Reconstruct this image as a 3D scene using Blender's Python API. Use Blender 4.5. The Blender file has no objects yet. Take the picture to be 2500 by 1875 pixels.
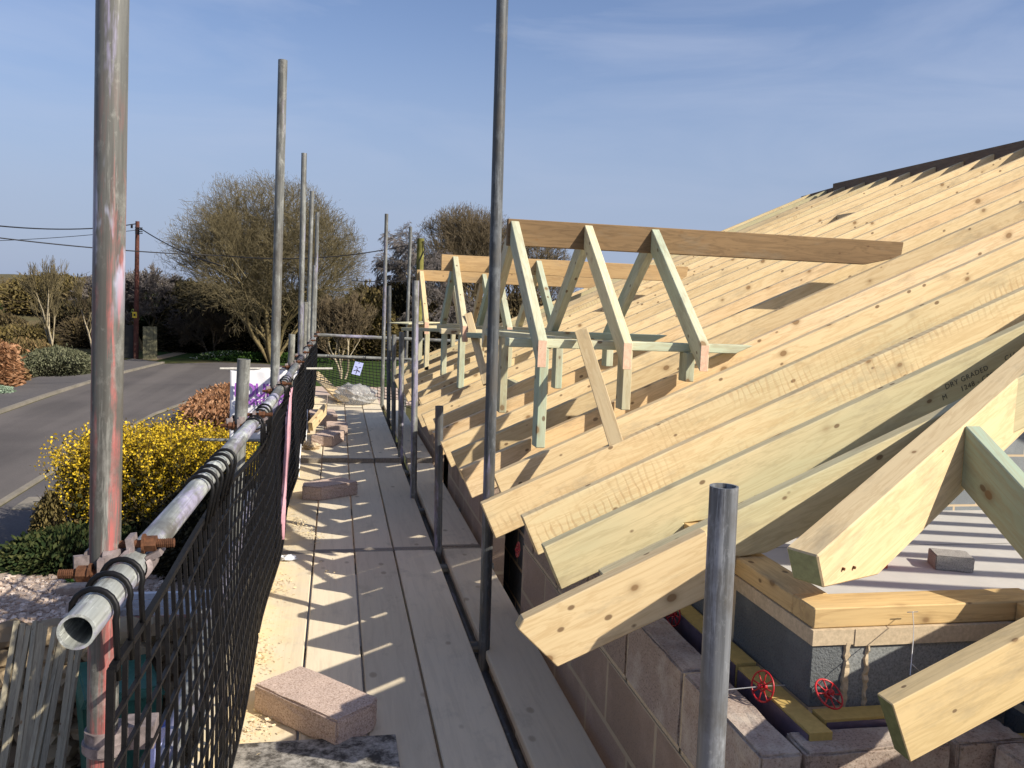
import bpy, bmesh, math, random
import numpy as np
from mathutils import Vector, Matrix
PI = math.pi; R = math.radians
S = bpy.context.scene; COL = S.collection
rnd = random.Random(7)

# ------------------------------------------------------------------ camera survey (photo is 2500 x 1875)
FPX = 2113.0; H = 1.48
def _ray(p):
    v = np.array([(p[0]-1250)/FPX, -(p[1]-937.5)/FPX, -1.0]); return v/np.linalg.norm(v)
_Y = _ray((821.6, 721.0)); _h = _ray((1821.6, 721.0+40.0))
_Z = np.cross(_h, _Y); _Z /= np.linalg.norm(_Z)
if _Z[1] < 0: _Z = -_Z
_X = np.cross(_Y, _Z); RW = np.array([_X, _Y, _Z]); CAM = np.array([0, 0, H])
def dr(p): return RW @ _ray(p)
def onX(p, x): v = dr(p); return Vector(CAM+v*(x/v[0]))
def onY(p, y): v = dr(p); return Vector(CAM+v*(y/v[1]))
def onZ(p, z): v = dr(p); return Vector(CAM+v*((z-H)/v[2]))
TH = R(24.3); TT = math.tan(TH); IC = .40; G = -2.6
def D(x, y): return (x*1.1302, y*1.1302)

cd = bpy.data.cameras.new('camera'); cam = bpy.data.objects.new('camera', cd); COL.objects.link(cam)
cd.sensor_width = 36; cd.lens = FPX/2500*36; cd.clip_start = .05; cd.clip_end = 2000
M = Matrix([list(RW[0])+[0], list(RW[1])+[0], list(RW[2])+[H], [0, 0, 0, 1]]); cam.matrix_world = M
S.camera = cam

# ------------------------------------------------------------------ light
SUNU = (.775, -.63); ELEV = 35.0
w = bpy.data.worlds.new('World'); S.world = w; w.use_nodes = True
nt = w.node_tree; nt.nodes.clear()
o_ = nt.nodes.new('ShaderNodeOutputWorld'); bg = nt.nodes.new('ShaderNodeBackground')
sky = nt.nodes.new('ShaderNodeTexSky'); sky.sky_type = 'NISHITA'; sky.sun_disc = False
sky.sun_elevation = R(ELEV); sky.sun_rotation = math.atan2(SUNU[0], SUNU[1])
sky.air_density = 1.0; sky.dust_density = 1.3; sky.ozone_density = 3.5
tc = nt.nodes.new('ShaderNodeTexCoord'); mp = nt.nodes.new('ShaderNodeMapping'); mp.inputs['Scale'].default_value = (1.2, 1.2, 6)
mp.inputs['Rotation'].default_value = (.15, .1, .4)
nz = nt.nodes.new('ShaderNodeTexNoise'); nz.inputs['Scale'].default_value = 2.2; nz.inputs['Detail'].default_value = 7; nz.inputs['Roughness'].default_value = .55; nz.inputs['Distortion'].default_value = .6
cr = nt.nodes.new('ShaderNodeValToRGB'); cr.color_ramp.elements[0].position = .44; cr.color_ramp.elements[0].color = (.03, .03, .03, 1)
cr.color_ramp.elements[1].position = .72; cr.color_ramp.elements[1].color = (.30, .30, .30, 1)
mx = nt.nodes.new('ShaderNodeMixRGB'); mx.inputs[2].default_value = (5.6, 6.0, 7.2, 1)
tint = nt.nodes.new('ShaderNodeMixRGB'); tint.blend_type = 'MULTIPLY'; tint.inputs[0].default_value = 1; tint.inputs[2].default_value = (1.12, 1.06, 1.14, 1)
L = nt.links.new
L(tc.outputs['Generated'], mp.inputs[0]); L(mp.outputs[0], nz.inputs['Vector']); L(nz.outputs['Fac'], cr.inputs[0])
L(cr.outputs[0], mx.inputs[0]); L(sky.outputs[0], tint.inputs[1]); L(tint.outputs[0], mx.inputs[1]); 
sxw = nt.nodes.new('ShaderNodeSeparateXYZ'); L(tc.outputs['Generated'], sxw.inputs[0]); mrw = nt.nodes.new('ShaderNodeMapRange'); mrw.interpolation_type = 'SMOOTHSTEP'
mrw.inputs[1].default_value = .34; mrw.inputs[2].default_value = .04; mrw.inputs[3].default_value = 0; mrw.inputs[4].default_value = .85; L(sxw.outputs['Z'], mrw.inputs[0])
hzm = nt.nodes.new('ShaderNodeMixRGB'); hzm.inputs[2].default_value = (3.0, 3.65, 5.1, 1); L(mrw.outputs[0], hzm.inputs[0]); L(mx.outputs[0], hzm.inputs[1]); L(hzm.outputs[0], bg.inputs[0]); bg.inputs[1].default_value = .087
L(bg.outputs[0], o_.inputs[0])
sd = bpy.data.lights.new('sun', 'SUN'); sd.energy = 4.9; sd.angle = R(.53); sd.color = (1, .92, .78)
so = bpy.data.objects.new('sun', sd); COL.objects.link(so)
ce = math.cos(R(ELEV)); so.rotation_euler = Vector((SUNU[0]*ce, SUNU[1]*ce, math.sin(R(ELEV)))).to_track_quat('Z', 'Y').to_euler()
S.view_settings.view_transform = 'Standard'; S.view_settings.look = 'None'; S.view_settings.gamma = 1; S.view_settings.exposure = .5

# ------------------------------------------------------------------ material helpers
class NT:
    def __init__(s, name, rough=.7, metal=0., spec=.3):
        s.m = bpy.data.materials.new(name); s.m.use_nodes = True; s.t = s.m.node_tree
        s.b = s.t.nodes['Principled BSDF']; s.b.inputs['Roughness'].default_value = rough; s.b.inputs['Metallic'].default_value = metal
        s.b.inputs['Specular IOR Level'].default_value = spec
    def n(s, k, **kw):
        a = s.t.nodes.new(k)
        for q, v in kw.items():
            if q in a.inputs.keys(): a.inputs[q].default_value = v
            else: setattr(a, q, v)
        return a
    def l(s, a, b): s.t.links.new(a, b)
    def coord(s, scale=(1, 1, 1), kind='Object', rand=False, rot=(0, 0, 0)):
        tc = s.n('ShaderNodeTexCoord'); src = tc.outputs[kind]
        if rand:
            oi = s.n('ShaderNodeObjectInfo'); mu = s.n('ShaderNodeMath', operation='MULTIPLY'); mu.inputs[1].default_value = 37.0
            s.l(oi.outputs['Random'], mu.inputs[0]); va = s.n('ShaderNodeVectorMath', operation='ADD')
            s.l(src, va.inputs[0]); s.l(mu.outputs[0], va.inputs[1]); src = va.outputs[0]
        mp = s.n('ShaderNodeMapping'); mp.inputs['Scale'].default_value = scale; mp.inputs['Rotation'].default_value = rot
        s.l(src, mp.inputs[0]); return mp.outputs[0]
    def noise(s, v, scale, detail=4, rough=.55, dist=0):
        a = s.n('ShaderNodeTexNoise'); a.inputs['Scale'].default_value = scale; a.inputs['Detail'].default_value = detail
        a.inputs['Roughness'].default_value = rough; a.inputs['Distortion'].default_value = dist
        if v is not None: s.l(v, a.inputs['Vector'])
        return a.outputs['Fac']
    def ramp(s, f, pts):
        a = s.n('ShaderNodeValToRGB'); e = a.color_ramp.elements
        while len(e) < len(pts): e.new(.5)
        for q, (p, c) in zip(e, pts):
            q.position = p; q.color = (c if isinstance(c, tuple) else (c, c, c))+((1,) if (not isinstance(c, tuple) or len(c) == 3) else ())
        s.l(f, a.inputs[0]); return a.outputs[0]
    def mix(s, f, a, b, mode='MIX'):
        m = s.n('ShaderNodeMixRGB', blend_type=mode)
        for i, x in ((0, f), (1, a), (2, b)):
            if isinstance(x, (int, float)): m.inputs[i].default_value = x
            elif isinstance(x, tuple): m.inputs[i].default_value = x+(1,)
            else: s.l(x, m.inputs[i])
        return m.outputs[0]
    def col(s, c): s.l(c, s.b.inputs['Base Color'])
    def bump(s, h, st=.3, dist=.01):
        b = s.n('ShaderNodeBump'); b.inputs['Strength'].default_value = st; b.inputs['Distance'].default_value = dist
        s.l(h, b.inputs['Height']); s.l(b.outputs[0], s.b.inputs['Normal'])

def wood(name, base, alt, grain, saw=0., knots=1., rough=.75):
    k = NT(name, rough, spec=.15)
    v = k.coord((.9, 9, 9), rand=True); big = k.coord((.5, 2.2, 2.2), rand=True); fine = k.coord((5, 90, 90), rand=True)
    g = k.noise(v, 3.2, 4, .6, .9); b = k.noise(big, 1.6, 3); f = k.noise(fine, 1, 3, .7)
    c = k.mix(k.ramp(b, [(.40, 0.), (.62, 1.)]), base, alt)
    c = k.mix(k.ramp(g, [(.44, 0.), (.50, .42), (.56, 0.)]), c, grain)
    c = k.mix(k.ramp(f, [(.30, .28), (.55, 0.)]), c, grain)
    kn = k.coord((3.6, 5, 5), rand=True); vo = k.n('ShaderNodeTexVoronoi'); vo.inputs['Scale'].default_value = 1.55; k.l(kn, vo.inputs['Vector'])
    d = k.ramp(vo.outputs['Distance'], [(0, .85), (.085*knots, .9), (.105*knots, .4), (.15*knots, .15), (.24*knots, 0.)])
    c = k.mix(d, c, (.22, .13, .06))
    v2 = k.n('ShaderNodeTexVoronoi'); v2.inputs['Scale'].default_value = 3.1; k.l(k.coord((2.8, 4.4, 4.4), rand=True), v2.inputs['Vector'])
    c = k.mix(k.ramp(v2.outputs['Distance'], [(0, .85), (.085*knots, .8), (.12*knots, 0.)]), c, (.13, .075, .04))
    # grey handling dirt, its own shape
    dv = k.noise(k.coord((1.3, 4, 4), rand=True), 2.3, 6, .7)
    c = k.mix(k.ramp(dv, [(.54, 0.), (.72, .5)]), c, (.24, .20, .14))
    oi = k.n('ShaderNodeObjectInfo'); mr = k.n('ShaderNodeMapRange'); mr.inputs[3].default_value = .84; mr.inputs[4].default_value = 1.1
    k.l(oi.outputs['Random'], mr.inputs[0]); hs = k.n('ShaderNodeHueSaturation'); k.l(mr.outputs[0], hs.inputs['Value']); k.l(c, hs.inputs['Color']); c = hs.outputs[0]
    h = k.mix(.5, f, g)
    if saw:
        wv = k.n('ShaderNodeTexWave'); wv.inputs['Scale'].default_value = 1; wv.bands_direction = 'X'; wv.inputs['Distortion'].default_value = 5; wv.inputs['Detail'].default_value = 4; wv.inputs['Detail Scale'].default_value = 2.5
        k.l(k.coord((11, 2, 4), rand=True, rot=(0, .1, 0)), wv.inputs['Vector'])
        mask = k.ramp(k.noise(k.coord((1.2, 5, 5), rand=True), 1.6, 3), [(.42, 0.), (.6, 1.)])
        sv = k.mix(1., k.ramp(wv.outputs['Fac'], [(.0, 1.), (.35, 0.)]), mask, 'MULTIPLY')
        c = k.mix(k.mix(1., sv, (saw, saw, saw), 'MULTIPLY'), c, (.42, .26, .13)); h = k.mix(sv, h, (0., 0., 0.))
    k.col(c); k.bump(h, .35, .002); return k.m
PINE = wood('pine_timber', (.69, .535, .315), (.64, .50, .29), (.46, .31, .15))
PINES = wood('sawn_pine_timber', (.69, .53, .305), (.58, .49, .29), (.45, .30, .14), saw=.42)
PINEO = wood('orange_pine_timber', (.67, .47, .255), (.69, .54, .34), (.42, .27, .13), knots=1.15)
PINED = wood('stained_pine_timber', (.60, .47, .29), (.46, .375, .24), (.31, .23, .13), knots=1.2)
PINEG = wood('greenish_pine_timber', (.62, .51, .30), (.49, .455, .28), (.38, .31, .17))
GREEN = wood('green_treated_timber', (.57, .56, .40), (.37, .45, .34), (.38, .33, .20), knots=1.1)
PALE = wood('pale_treated_timber', (.66, .58, .39), (.50, .51, .35), (.40, .32, .18))
BROWN = wood('brown_ridge_timber', (.27, .175, .09), (.21, .135, .07), (.10, .065, .035), knots=.8)
TAN = wood('tan_ridge_timber', (.50, .34, .17), (.42, .28, .135), (.28, .17, .08), knots=.8)
DARK = wood('dark_board_timber', (.20, .14, .10), (.16, .115, .085), (.10, .07, .05))
PLATE = wood('honey_plate_timber', (.62, .44, .21), (.52, .37, .18), (.34, .21, .09))
LATH = wood('weathered_lath', (.42, .37, .26), (.31, .29, .22), (.17, .14, .10), knots=.7)
PINK = wood('pink_end_grain', (.74, .50, .36), (.68, .46, .33), (.5, .3, .2), knots=.1)

def deckmat(name, tone):
    k = NT(name, .85, spec=.12)
    v = k.coord((.7, 9, 9), rand=True); g = k.noise(v, 3, 5, .65, .8); f = k.noise(k.coord((3, 60, 60), rand=True), 1, 3, .7)
    c = k.mix(k.noise(k.coord((.8, 2, 2), rand=True), 1.4, 4), (.70*tone, .60*tone, .44*tone), (.58*tone, .51*tone, .39*tone))
    c = k.mix(k.ramp(g, [(.40, .16), (.5, 0.)]), c, (.36, .30, .22)); c = k.mix(k.ramp(f, [(.25, .18), (.5, 0.)]), c, (.36, .30, .22))
    vo = k.n('ShaderNodeTexVoronoi'); vo.inputs['Scale'].default_value = 1.3; k.l(k.coord((3, 5, 5), rand=True), vo.inputs['Vector'])
    c = k.mix(k.ramp(vo.outputs['Distance'], [(0, .6), (.08, .45), (.12, 0.)]), c, (.2, .15, .1))
    d = k.noise(k.coord((2, 3, 3), kind='Object', rand=True), 2.2, 7, .7)
    c = k.mix(k.ramp(d, [(.56, 0.), (.75, .35)]), c, (.2, .175, .14))
    # sawdust trodden in along the toe board (world position of the place itself)
    geo = k.n('ShaderNodeNewGeometry'); sx = k.n('ShaderNodeSeparateXYZ'); k.l(geo.outputs['Position'], sx.inputs[0])
    mr = k.n('ShaderNodeMapRange'); mr.inputs[1].default_value = -.06; mr.inputs[2].default_value = -.30; k.l(sx.outputs['X'], mr.inputs[0])
    nn = k.noise(geo.outputs['Position'], 7, 6, .7); ad = k.n('ShaderNodeMath', operation='MULTIPLY'); k.l(mr.outputs[0], ad.inputs[0]); k.l(k.ramp(nn, [(.40, 0.), (.6, 1.)]), ad.inputs[1])
    c = k.mix(ad.outputs[0], c, (.70, .57, .35))
    k.col(c); k.bump(k.mix(.5, g, f), .4, .003); return k.m
DECK = [deckmat('scaffold_board_wood', 1.02), deckmat('worn_scaffold_board_wood', .9), deckmat('pale_scaffold_board_wood', 1.1)]

def tube_mat(name, lilac, red=0., base=(.21, .215, .20), rough=.5):
    k = NT(name, rough, .12, .4)
    v = k.coord((26, 26, 1.1), rand=True); s = k.noise(v, 1, 5, .7, .2); p = k.noise(k.coord((14, 14, 1.3), rand=True), 1., 6, .75, .4); q = k.noise(k.coord((60, 60, 60), rand=True), 1, 4, .7)
    c = k.mix(k.ramp(s, [(.3, 0.), (.7, 1.)]), tuple(x*.38 for x in base), tuple(min(1, x*1.25) for x in base))
    if lilac: c = k.mix(k.ramp(k.noise(k.coord((9, 9, 1.2), rand=True), 1., 6, .7, .3), [(.66-.22*lilac, 0.), (.72-.22*lilac, .7)]), c, (.36, .33, .50))
    if red:
        sz = k.n('ShaderNodeSeparateXYZ'); tco = k.n('ShaderNodeTexCoord'); k.l(tco.outputs['Object'], sz.inputs[0]); mz = k.n('ShaderNodeMapRange'); mz.inputs[1].default_value = 4.42; mz.inputs[2].default_value = 4.05; k.l(sz.outputs['Z'], mz.inputs[0])
        rp = k.noise(k.coord((30, 30, 2.2)), 1., 6, .75, .5); c = k.mix(k.mix(1., k.ramp(rp, [(.47, 0.), (.56, .8)]), mz.outputs[0], 'MULTIPLY'), c, (.47, .12, .11))
        mb_ = k.n('ShaderNodeMapRange'); mb_.inputs[1].default_value = 4.30; mb_.inputs[2].default_value = 4.22; k.l(sz.outputs['Z'], mb_.inputs[0]); mb2 = k.n('ShaderNodeMapRange'); mb2.inputs[1].default_value = 4.02; mb2.inputs[2].default_value = 4.12; k.l(sz.outputs['Z'], mb2.inputs[0])
        c = k.mix(k.mix(1., k.mix(1., mb_.outputs[0], mb2.outputs[0], 'MULTIPLY'), k.ramp(k.noise(k.coord((16, 16, 4)), 1, 4), [(.5, 0.), (.54, .8)]), 'MULTIPLY'), c, (.50, .52, .68))
    c = k.mix(k.ramp(k.noise(k.coord((70, 70, .9), rand=True), 1, 5, .75), [(.50, 0.), (.60, .6)]), c, tuple(x*.35 for x in base)); c = k.mix(k.ramp(k.noise(k.coord((45, 45, 2.4), rand=True), 1, 6, .8), [(.56, 0.), (.62, .5)]), c, tuple(min(1, x*2.3) for x in base))
    c = k.mix(k.ramp(q, [(.66, 0.), (.76, .35)]), c, (.5, .5, .46)); c = k.mix(k.ramp(k.noise(k.coord((9, 9, 5), rand=True), 2.2, 7, .75), [(.52, 0.), (.66, .5)]), c, tuple(min(1, x*2.1) for x in base))
    c = k.mix(k.ramp(k.noise(k.coord((5, 5, 3), rand=True), 1.5, 6, .7), [(.48, 0.), (.62, .8)]), c, (.095, .088, .078))
    k.col(c); k.bump(s, .15, .001); k.l(k.ramp(s, [(.3, .38), (.7, .62)]), k.b.inputs['Roughness']); return k.m
GALV = tube_mat('galvanised_tube', 0); GALVL = tube_mat('lilac_streaked_tube', .55); LILAC = tube_mat('lilac_painted_tube', .8); REDT = tube_mat('red_streaked_tube', .12, 1., base=(.17, .17, .155))
GDARK = tube_mat('dark_galvanised_tube', .3, base=(.10, .108, .115)); GWARM = tube_mat('dull_galvanised_tube', .15, base=(.29, .29, .25))

def flat(name, c, rough=.6, metal=0., var=.25, scale=30, spec=.3, rand=False):
    k = NT(name, rough, metal, spec); n = k.noise(k.coord(rand=rand), scale, 5, .65)
    k.col(k.mix(k.ramp(n, [(.3, 0.), (.7, 1.)]), tuple(x*(1-var) for x in c), tuple(min(1, x*(1+var)) for x in c))); return k.m
RUST = flat('rusty_steel', (.115, .05, .025), .8, .2, .5, 120); CLAMP = flat('grimy_coupler_steel', (.24, .20, .195), .6, .3, .5, 45)
BLACKP = flat('black_plastic', (.006, .006, .007), .5, 0, .4, 80, .22); WHITE = flat('white_vinyl', (.80, .80, .82), .5, 0, .04, 9)
PURPLE = flat('purple_print', (.34, .12, .50), .5, 0, .08, 9); REDP = flat('red_plastic', (.42, .012, .018), .4, 0, .15, 40, .5)
WIRE = flat('galvanised_wire', (.55, .55, .55), .35, .6, .1); PINKT = flat('faded_pink_tape', (.66, .36, .42), .6, 0, .2, 14)
CABLE = flat('black_cable', (.015, .015, .018), .6); MORTAR = flat('sandy_mortar', (.50, .40, .27), .95, 0, .2, 90)
SAWD = flat('sawdust_wood', (.78, .60, .30), .95, 0, .2, 200); PLASTW = flat('chalky_white_plastic', (.66, .68, .72), .5, 0, .08)
GREENP = flat('dark_green_plastic', (.045, .15, .11), .45, 0, .2, 14); YELLOWS = flat('yellow_sign_plate', (.75, .55, .05), .5)
INK = flat('black_ink', (.03, .03, .03), .8); STAMP = flat('faded_stamp_ink', (.10, .10, .075), .9)
def blockmat(name, a, b, hole=.5, lime=0.):
    k = NT(name, .95, spec=.1); v = k.coord(rand=True)
    n = k.noise(v, 170, 3, .7); m = k.noise(v, 60, 4, .6)
    c = k.mix(k.ramp(n, [(.35, 0.), (.65, 1.)]), a, b); c = k.mix(k.ramp(n, [(.33, hole), (.42, 0.)]), c, tuple(x*.3 for x in a))
    c = k.mix(k.ramp(k.noise(v, 7, 5, .7), [(.45, 0.), (.62, lime)]), c, (.62, .56, .47))
    k.col(c); k.bump(k.mix(.5, n, m), .7, .004); return k.m
BLOCK = blockmat('pink_concrete_block', (.36, .26, .21), (.60, .48, .41)); BLOCKG = blockmat('grey_concrete_block', (.22, .21, .20), (.38, .36, .33))
BLOCKTOP = blockmat('limey_block', (.27, .205, .165), (.38, .305, .26), .8, lime=.4)  # base colour darkened in place of shade over the wall corner blocks
BLOCKB = blockmat('brown_concrete_block', (.25, .19, .15), (.36, .28, .22), .8); AER = blockmat('blue_grey_block', (.17, .18, .18), (.28, .29, .285), .2)
def masonry(name, cols, mort, axis, bw=.45, bh=.225, ms=.011, zoff=0., rough=210):
    k = NT(name, .95, spec=.08); tc = k.n('ShaderNodeTexCoord'); sx = k.n('ShaderNodeSeparateXYZ'); k.l(tc.outputs['Object'], sx.inputs[0]); cb = k.n('ShaderNodeCombineXYZ')
    k.l(sx.outputs[axis], cb.inputs[0]); a = k.n('ShaderNodeMath', operation='ADD'); a.inputs[1].default_value = zoff; k.l(sx.outputs['Z'], a.inputs[0]); k.l(a.outputs[0], cb.inputs[1])
    br = k.n('ShaderNodeTexBrick'); k.l(cb.outputs[0], br.inputs['Vector']); br.inputs['Scale'].default_value = 1
    br.inputs['Brick Width'].default_value = bw; br.inputs['Row Height'].default_value = bh; br.inputs['Mortar Size'].default_value = ms; br.inputs['Mortar Smooth'].default_value = .15; br.inputs['Bias'].default_value = 0
    br.inputs['Color1'].default_value = (0, 0, 0, 1); br.inputs['Color2'].default_value = (1, 1, 1, 1)
    v = k.coord(); n = k.noise(v, rough, 3, .7); m = k.noise(v, 5, 5, .6)
    c = k.mix(br.outputs['Color'], cols[0], cols[1]); c = k.mix(k.ramp(n, [(.3, .45), (.5, 0.)]), c, tuple(x*.35 for x in cols[0])); c = k.mix(k.ramp(m, [(.5, 0.), (.7, .3)]), c, tuple(min(1, x*1.5) for x in cols[1]))
    f = k.mix(.25, br.outputs['Fac'], k.ramp(m, [(.3, 0.), (.7, 1.)]), 'MULTIPLY'); c = k.mix(br.outputs['Fac'], c, mort)
    k.col(c); inv = k.mix(br.outputs['Fac'], n, (.2, .2, .2)); k.bump(inv, .8, .006); return k.m
OUTY = masonry('brown_blockwork', ((.29, .215, .16), (.40, .30, .235)), (.42, .34, .24), 'Y', zoff=.155)
OUTX = masonry('brown_blockwork_return', ((.29, .215, .16), (.40, .30, .235)), (.42, .34, .24), 'X', zoff=.155)
INY = masonry('shade_darkened_blockwork', ((.12, .13, .135), (.18, .19, .195)), (.55, .44, .30), 'Y', zoff=.155, rough=160)  # inner blockwork with its shaded tone put into the base colour
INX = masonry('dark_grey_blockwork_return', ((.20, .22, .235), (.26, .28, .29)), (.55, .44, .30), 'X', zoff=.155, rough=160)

# ------------------------------------------------------------------ mesh helpers
def mobj(name, verts, faces, mat, parent=None, smooth=False, mw=None):
    me = bpy.data.meshes.new(name); me.from_pydata([tuple(v) for v in verts], [], faces); me.update()
    if smooth: me.polygons.foreach_set('use_smooth', [True]*len(me.polygons))
    if isinstance(mat, (list, tuple)):
        for m in mat: me.materials.append(m)
    else: me.materials.append(mat)
    o = bpy.data.objects.new(name, me); COL.objects.link(o)
    if mw is not None: o.matrix_world = mw
    if parent is not None: o.parent = parent
    return o
def tag(o, label=None, cat=None, group=None, kind=None):
    for k_, v in (('label', label), ('category', cat), ('group', group), ('kind', kind)):
        if v: o[k_] = v
    return o
def empty(name, loc=(0, 0, 0), **kw):
    o = bpy.data.objects.new(name, None); COL.objects.link(o); o.location = loc; o.empty_display_size = .1
    return tag(o, **kw)
def under(root, o):   # child placed in world coords under a root that has only a location
    o.parent = root; o.matrix_parent_inverse = Matrix.Translation(-Vector(root.location)); return o
def frame(p, x, z=(0, 0, 1)):
    x = Vector(x).normalized(); z = Vector(z); y = z.cross(x)
    if y.length < 1e-4: y = Vector((0, 1, 0)).cross(x)
    y.normalize(); z = x.cross(y)
    return Matrix([[x[0], y[0], z[0], p[0]], [x[1], y[1], z[1], p[1]], [x[2], y[2], z[2], p[2]], [0, 0, 0, 1]])
def bevel(o, wd=.002, seg=1):
    bm = bmesh.new(); bm.from_mesh(o.data); bmesh.ops.recalc_face_normals(bm, faces=bm.faces)
    bmesh.ops.bevel(bm, geom=[e for e in bm.edges if len(e.link_faces) == 2 and e.calc_face_angle(0) > .5], offset=wd, segments=seg, affect='EDGES', clamp_overlap=True)
    bm.to_mesh(o.data); bm.free(); return o
def prof(name, pts, wd, mat, mw, bev=.003, endmat=None):
    """profile pts (x,z) extruded 0..wd in local y"""
    n = len(pts); v = [(x, 0, z) for x, z in pts]+[(x, wd, z) for x, z in pts]
    f = [list(range(n)), list(range(2*n-1, n-1, -1))]+[[i, i+n, (i+1) % n+n, (i+1) % n] for i in range(n)]
    o = mobj(name, v, f, mat, mw=mw)
    if endmat is not None:
        o.data.materials.append(endmat)
    if bev: bevel(o, bev)
    if endmat is not None:
        for p in o.data.polygons:
            if p.normal.x < -.75 and abs(p.normal.y) < .2: p.material_index = 1
    return o
def box(name, c, s, mat, rz=0, bev=.0, root=None, eul=None):
    x, y, z = s[0]/2, s[1]/2, s[2]/2
    v = [(-x, -y, -z), (x, -y, -z), (x, y, -z), (-x, y, -z), (-x, -y, z), (x, -y, z), (x, y, z), (-x, y, z)]
    f = [(0, 3, 2, 1), (4, 5, 6, 7), (0, 1, 5, 4), (1, 2, 6, 5), (2, 3, 7, 6), (3, 0, 4, 7)]
    from mathutils import Euler
    o = mobj(name, v, f, mat, mw=Matrix.Translation(c) @ Euler(eul if eul else (0, 0, rz)).to_matrix().to_4x4())
    if bev: bevel(o, bev)
    return under(root, o) if root is not None else o
def beam(name, p0, p1, wd, dp, mat, up=(0, 0, 1), bev=.003, root=None, cut0=0, cut1=0, endmat=None):
    """p0,p1 on the top-face centre line"""
    p0, p1 = Vector(p0), Vector(p1); L_ = (p1-p0).length; mw = frame(p0, p1-p0, up) @ Matrix.Translation((0, -wd/2, 0))
    o = prof(name, [(0, 0), (cut0, -dp), (L_+cut1, -dp), (L_, 0)], wd, mat, mw, bev, endmat)
    return under(root, o) if root is not None else o
def solid_text(name, cu, mw):
    to = bpy.data.objects.new(name, cu); COL.objects.link(to); bpy.context.view_layer.update()
    me = bpy.data.meshes.new_from_object(to.evaluated_get(bpy.context.evaluated_depsgraph_get())); bpy.data.objects.remove(to)
    o = bpy.data.objects.new(name, me); COL.objects.link(o); o.matrix_world = mw; return o
class MB:
    def __init__(s): s.v = []; s.f = []
    def add(s, v, f): b = len(s.v); s.v += [tuple(q) for q in v]; s.f += [[i+b for i in q] for q in f]
    def tube(s, p0, p1, r0, r1=None, n=12, hollow=0, caps=True):
        r1 = r0 if r1 is None else r1; p0, p1 = Vector(p0), Vector(p1); m = frame(p0, p1-p0).to_3x3(); ya, za = m.col[1], m.col[2]
        ring = lambda p, r: [p+(ya*math.cos(2*PI*i/n)+za*math.sin(2*PI*i/n))*r for i in range(n)]
        v = ring(p0, r0)+ring(p1, r1); f = [(i, (i+1) % n, (i+1) % n+n, i+n) for i in range(n)]
        if hollow:
            dd = (p1-p0).normalized()*.25; a = len(v); v += ring(p0, r0-hollow)+ring(p1, r1-hollow)+ring(p0+dd, r0-hollow)+ring(p1-dd, r1-hollow)
            for i in range(n):
                j = (i+1) % n; f += [(i, i+a, j+a, j), (i+n, j+n, j+n+a, i+n+a), (i+a, i+a+2*n, j+a+2*n, j+a), (i+a+n, j+a+n, j+a+3*n, i+a+3*n)]
            f += [[a+2*n+i for i in range(n)], [a+3*n+i for i in range(n)][::-1]]
        elif caps: f += [list(range(n))[::-1], [i+n for i in range(n)]]
        s.add(v, f)
    def path(s, pts, r, n=6, caps=True):
        pts = [Vector(p) for p in pts]; rs = r if isinstance(r, (list, tuple)) else [r]*len(pts); v = []; f = []; ref = None
        for i, p in enumerate(pts):
            t = (pts[min(i+1, len(pts)-1)]-pts[max(i-1, 0)]).normalized()
            if ref is None: ref = t.orthogonal()
            ref = (ref-t*ref.dot(t)).normalized(); b = t.cross(ref)
            v += [p+(ref*math.cos(2*PI*j/n)+b*math.sin(2*PI*j/n))*rs[i] for j in range(n)]
        for i in range(len(pts)-1):
            for j in range(n): k = (j+1) % n; f.append((i*n+j, i*n+k, i*n+n+k, i*n+n+j))
        if caps: f += [list(range(n))[::-1], [len(pts)*n-n+j for j in range(n)]]
        s.add(v, f)
    def box(s, c, sz, m=None):
        x, y, z = sz[0]/2, sz[1]/2, sz[2]/2; v = [Vector(q) for q in ((-x, -y, -z), (x, -y, -z), (x, y, -z), (-x, y, -z), (-x, -y, z), (x, -y, z), (x, y, z), (-x, y, z))]
        c = Vector(c); v = [(m @ q if m is not None else q)+c for q in v]
        s.add(v, [(0, 3, 2, 1), (4, 5, 6, 7), (0, 1, 5, 4), (1, 2, 6, 5), (2, 3, 7, 6), (3, 0, 4, 7)])
    def build(s, name, mat, root=None, smooth=False, origin=None):
        v = s.v
        if origin is not None: o3 = Vector(origin); v = [Vector(q)-o3 for q in v]
        o = mobj(name, v, s.f, mat, smooth=smooth)
        if origin is not None: o.location = origin
        return under(root, o) if root is not None else o
def smooth_by_angle(o, a=.6):
    bm = bmesh.new(); bm.from_mesh(o.data)
    for f in bm.faces: f.smooth = True
    for e in bm.edges:
        if len(e.link_faces) == 2 and e.calc_face_angle(0) > a: e.smooth = False
    bm.to_mesh(o.data); bm.free(); return o
TR = .02415
def pole(name, p0, p1, mat, label, cat='scaffold pole', group='scaffold poles', n=28, r=TR, hollow=.004):
    """steel tube as an object with local Z along it"""
    p0, p1 = Vector(p0), Vector(p1); Ln = (p1-p0).length; mb = MB(); mb.tube((0, 0, 0), (0, 0, Ln), r, n=n, hollow=hollow)
    q = (p1-p0).to_track_quat('Z', 'Y').to_matrix().to_4x4(); o = mobj(name, mb.v, mb.f, mat, mw=Matrix.Translation(p0) @ q)
    smooth_by_angle(o); return tag(o, label, cat, group)

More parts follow.
